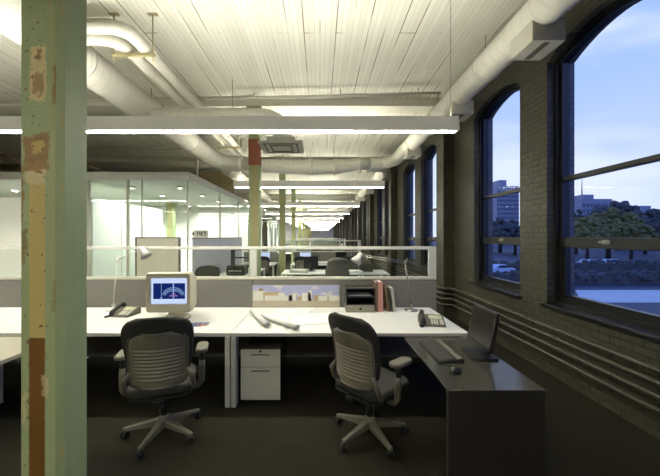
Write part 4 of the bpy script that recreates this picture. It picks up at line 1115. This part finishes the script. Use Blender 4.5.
# ------------------------------------------------------------------ outside the windows
GZ = -4.0
o = bx('ground', 'asphalt', None, 3.4, 700, -120, 900, GZ - 0.3, GZ); struct(o, 'dusky open ground outside the windows', 'ground')
def at(px, D): return (px - 320) / 312.0 * D
def strip(label, pts, mat, z=0.02):
    bm = BM(); prism(bm, pts, GZ + 0.001, GZ + z); o = obj('pavement', bm, mat); struct(o, label, 'pavement'); return o
strip('pale paved strip outside the nearest window', [(22.5, 26.8), (46, 26.8), (50, 33), (27, 33)], 'pavement')
strip('narrow pale path beyond the paved strip', [(10, 43), (90, 43), (90, 45.5), (10, 45.5)], 'pavement')
strip('far pale path before the trees', [(10, 60), (120, 60), (120, 64), (10, 64)], 'pavement')
def hedge(label, x0, x1, y0, y1, h):
    bm = BM(); rnd = random.Random(int(x0 * 7 + y0))
    box(bm, x0, x1, y0 + 0.3, y1 - 0.3, GZ + 0.001, GZ + h * 0.75)
    for k in range(int((x1 - x0) * 11)):
        m = Matrix.Translation((rnd.uniform(x0, x1), rnd.uniform(y0 + 0.2, y1 - 0.2), GZ + rnd.uniform(0.25, 0.92) * h)) @ Matrix.Rotation(rnd.uniform(0, 3), 4, (0.3, 0.5, 0.8))
        bmesh.ops.create_icosphere(bm, subdivisions=1, radius=rnd.uniform(0.18, 0.36), matrix=m)
    o = obj('hedge', bm, 'tree_dark'); tag(o, label, 'hedge')
hedge('dark clipped hedge along the far side of the paved strip', 14, 62, 36.5, 38, 1.6)
hedge('dark hedge between the two pale paths', 20, 80, 50, 53, 1.8)
def tree(label, px, D, h, w, mat, seed):
    rnd = random.Random(seed)
    t = thing('tree', label, 'tree', (at(px, D), D, GZ), group='trees outside the windows')
    bm = BM(); tube(bm, [(0, 0, 0), (0.1, 0, h * 0.3), (0, 0.1, h * 0.6)], [w * 0.05, w * 0.04, w * 0.02], 8); obj('trunk', bm, 'bark', t)
    bm = BM()
    for k in range(260):
        a = rnd.uniform(0, 2 * PI); q = rnd.random() ** 0.45; el_ = math.asin(rnd.uniform(-0.75, 1.0))
        bump = 1 + 0.16 * math.sin(3 * a + seed) * math.cos(4 * el_ + seed)
        rr = 0.5 * w * q * math.cos(el_) * bump; z = 0.58 * h + 0.38 * h * q * math.sin(el_) * bump
        m = Matrix.Translation((rr * math.cos(a), rr * math.sin(a), z)) @ Matrix.Rotation(rnd.uniform(0, 3), 4, (0.3, 0.5, 0.8)) @ Matrix.Diagonal((1, 1, 0.7, 1))
        bmesh.ops.create_icosphere(bm, subdivisions=1, radius=rnd.uniform(0.045, 0.09) * w, matrix=m)
    obj('crown', bm, mat, t)
TL = [(587, 66, 10.2, 7, 'tree_green', 'green rounded tree, left edge of the nearest window'), (608, 77, 12.4, 11, 'tree_green', 'largest green tree in the nearest window'), (631, 66, 9.8, 7, 'tree_green', 'green tree right of the largest one'),
      (645, 99, 11.5, 10, 'tree_dark', 'dark tree towards the right of the nearest window'), (669, 82, 10.5, 9, 'tree_dark', 'dark tree at the right edge of the nearest window'), (576, 100, 14, 11, 'tree_dark', 'dark tree just inside the jamb of the nearest window'),
      (500, 110, 12, 14, 'tree_dark', 'dark tree seen through the second window'), (515, 95, 10, 10, 'tree_dark', 'dark tree at the right of the second window'), (618, 130, 20, 22, 'tree_dark', 'dark tree far behind the green trees'), (655, 140, 17, 24, 'tree_dark', 'broad dark tree far off at the right'), (736, 82, 10, 9, 'tree_dark', 'dark tree beyond the right edge of the view')]
for i, (px, D, h, w, mt, lb) in enumerate(TL): tree(lb, px, D, h, w, mt, i + 3)
def building(label, px0, px1, D, ztop, dep, antenna=False, rows=5):
    x0, x1 = at(px0, D), at(px1, D)
    t = thing('distant_building', label, 'building', ((x0 + x1) / 2, D, GZ), group='distant buildings')
    w = (x1 - x0) / 2; H = ztop - GZ
    bx('walls', 'far_build', t, -w, w, 0, dep, 0, H)
    bm = BM(); nc = 8
    for i in range(nc):
        for j in range(rows):
            a = -w + (i + 0.2) * 2 * w / nc; box(bm, a, a + 1.2 * w / nc, -0.3, -0.05, H * (0.3 + 0.65 * j / rows), H * (0.3 + 0.65 * (j + 0.55) / rows))
    obj('windows', bm, 'far_dark', t)
    bx('roof_plant', 'far_build', t, -w * 0.5, w * 0.2, dep * 0.2, dep * 0.6, H, H * 1.12)
    if antenna:
        bm = BM(); tube(bm, [(-w * 0.2, dep * 0.4, H * 1.12), (-w * 0.2, dep * 0.4, H * 1.5)], [0.5, 0.2], 6); obj('mast', bm, 'far_dark', t)
building('distant block with a thin mast above the green trees', 582, 612, 260, 33, 30, True)
building('low distant building on the skyline at the right of the nearest window', 636, 672, 300, 28, 30)
building('tall pale distant tower in the second window', 497, 519, 200, 34, 20, False, 9)
building('lower distant block in the second window', 478, 498, 230, 26, 20, False, 6)
def car(label, x, y, mat, rz):
    t = thing('parked_car', label, 'car', (x, y, GZ + 0.021), rz, 'parked cars outside')
    bm = BM(); prism(bm, [(-2.1, 0.3), (2.1, 0.3), (2.15, 0.6), (1.9, 0.85), (1.1, 0.95), (0.5, 1.4), (-0.9, 1.42), (-1.6, 0.98), (-2.1, 0.9)], -0.85, 0.85, 'y'); obj('body', bm, mat, t, 0.08)
    bm = BM(); prism(bm, [(1.0, 0.97), (0.5, 1.34), (-0.85, 1.36), (-1.4, 1.0)], -0.86, 0.86, 'y'); obj('windows', bm, 'car_dark', t)
    for sx in (-1.3, 1.3):
        for s in (-0.8, 0.8):
            bm = BM(); tube(bm, [(sx, s - 0.1, 0.31), (sx, s + 0.1, 0.31)], 0.31, 16); obj('wheel', bm, 'black', t)
car('pale parked car on the far path, left of the nearest window', at(590, 58), 58, 'car_white', R(10))
car('pale parked car on the far path, middle of the nearest window', at(612, 58.5), 58.5, 'car_white', R(5))
car('dark parked car on the far path right of the pale ones', at(640, 58), 58.0, 'car_dark', R(5))
car('pale parked car seen through the second window', at(500, 47.5), 47.5, 'car_white', R(15))

# ------------------------------------------------------------------ sky, camera, colour
W = bpy.data.worlds.new('dusk_sky'); S.world = W; W.use_nodes = True
nt = W.node_tree; nt.nodes.clear()
class WT(NT):
    def __init__(s, w): s.t = w.node_tree; s.out = s.t.nodes.new('ShaderNodeOutputWorld')
q = WT(W)
v = q.xyz(q.n('TexCoord').outputs['Generated'])
el = v[2]
col = q.mix(q.ramp(el, 0.0, 0.5), lin((198, 208, 232)), lin((150, 177, 222)))
col = q.mix(q.ramp(el, 0.55, 0.85), col, lin((40, 96, 220)))
col = q.mix(q.ramp(v[1], 0.1, 0.42, 1.0, 0.0), col, lin((62, 116, 232)))
cz = q.math('ADD', q.math('MULTIPLY', el, 6.0), q.math('MULTIPLY', v[0], 1.2))
nz = q.noise(q.vec(q.math('MULTIPLY', v[0], 1.6), q.math('MULTIPLY', v[1], 1.6), cz), 1.0, 4.0, 0.5)
col = q.mix(q.math('MULTIPLY', q.ramp(nz, 0.44, 0.62, 0.0, 0.85), q.ramp(el, 0.5, 0.7, 1.0, 0.0)), col, lin((216, 220, 238)))
bg = q.n('Background'); q.put(bg.inputs[0], col); bg.inputs[1].default_value = 1.4
q.t.links.new(bg.outputs[0], q.out.inputs[0])

cam = bpy.data.cameras.new('camera'); co = bpy.data.objects.new('camera', cam); C.objects.link(co)
cam.sensor_width = 36.0; cam.lens = 36.0 * 312.0 / 660.0
co.location = (0, 0, 1.68); co.rotation_euler = (R(90), 0, 0)
cam.shift_x = (330 - 320) / 660.0; cam.shift_y = -(238 - 236.5) / 660.0
cam.clip_start = 0.05; cam.clip_end = 2000
S.camera = co
S.view_settings.view_transform = 'Standard'
S.view_settings.look = 'None'
S.view_settings.exposure = 0.0
S.view_settings.gamma = 1.0
S.view_settings.use_curve_mapping = False
S.cycles.use_denoising = True
S.cycles.max_bounces = 10
S.cycles.diffuse_bounces = 5
S.cycles.transparent_max_bounces = 24
S.cycles.sample_clamp_indirect = 6.0
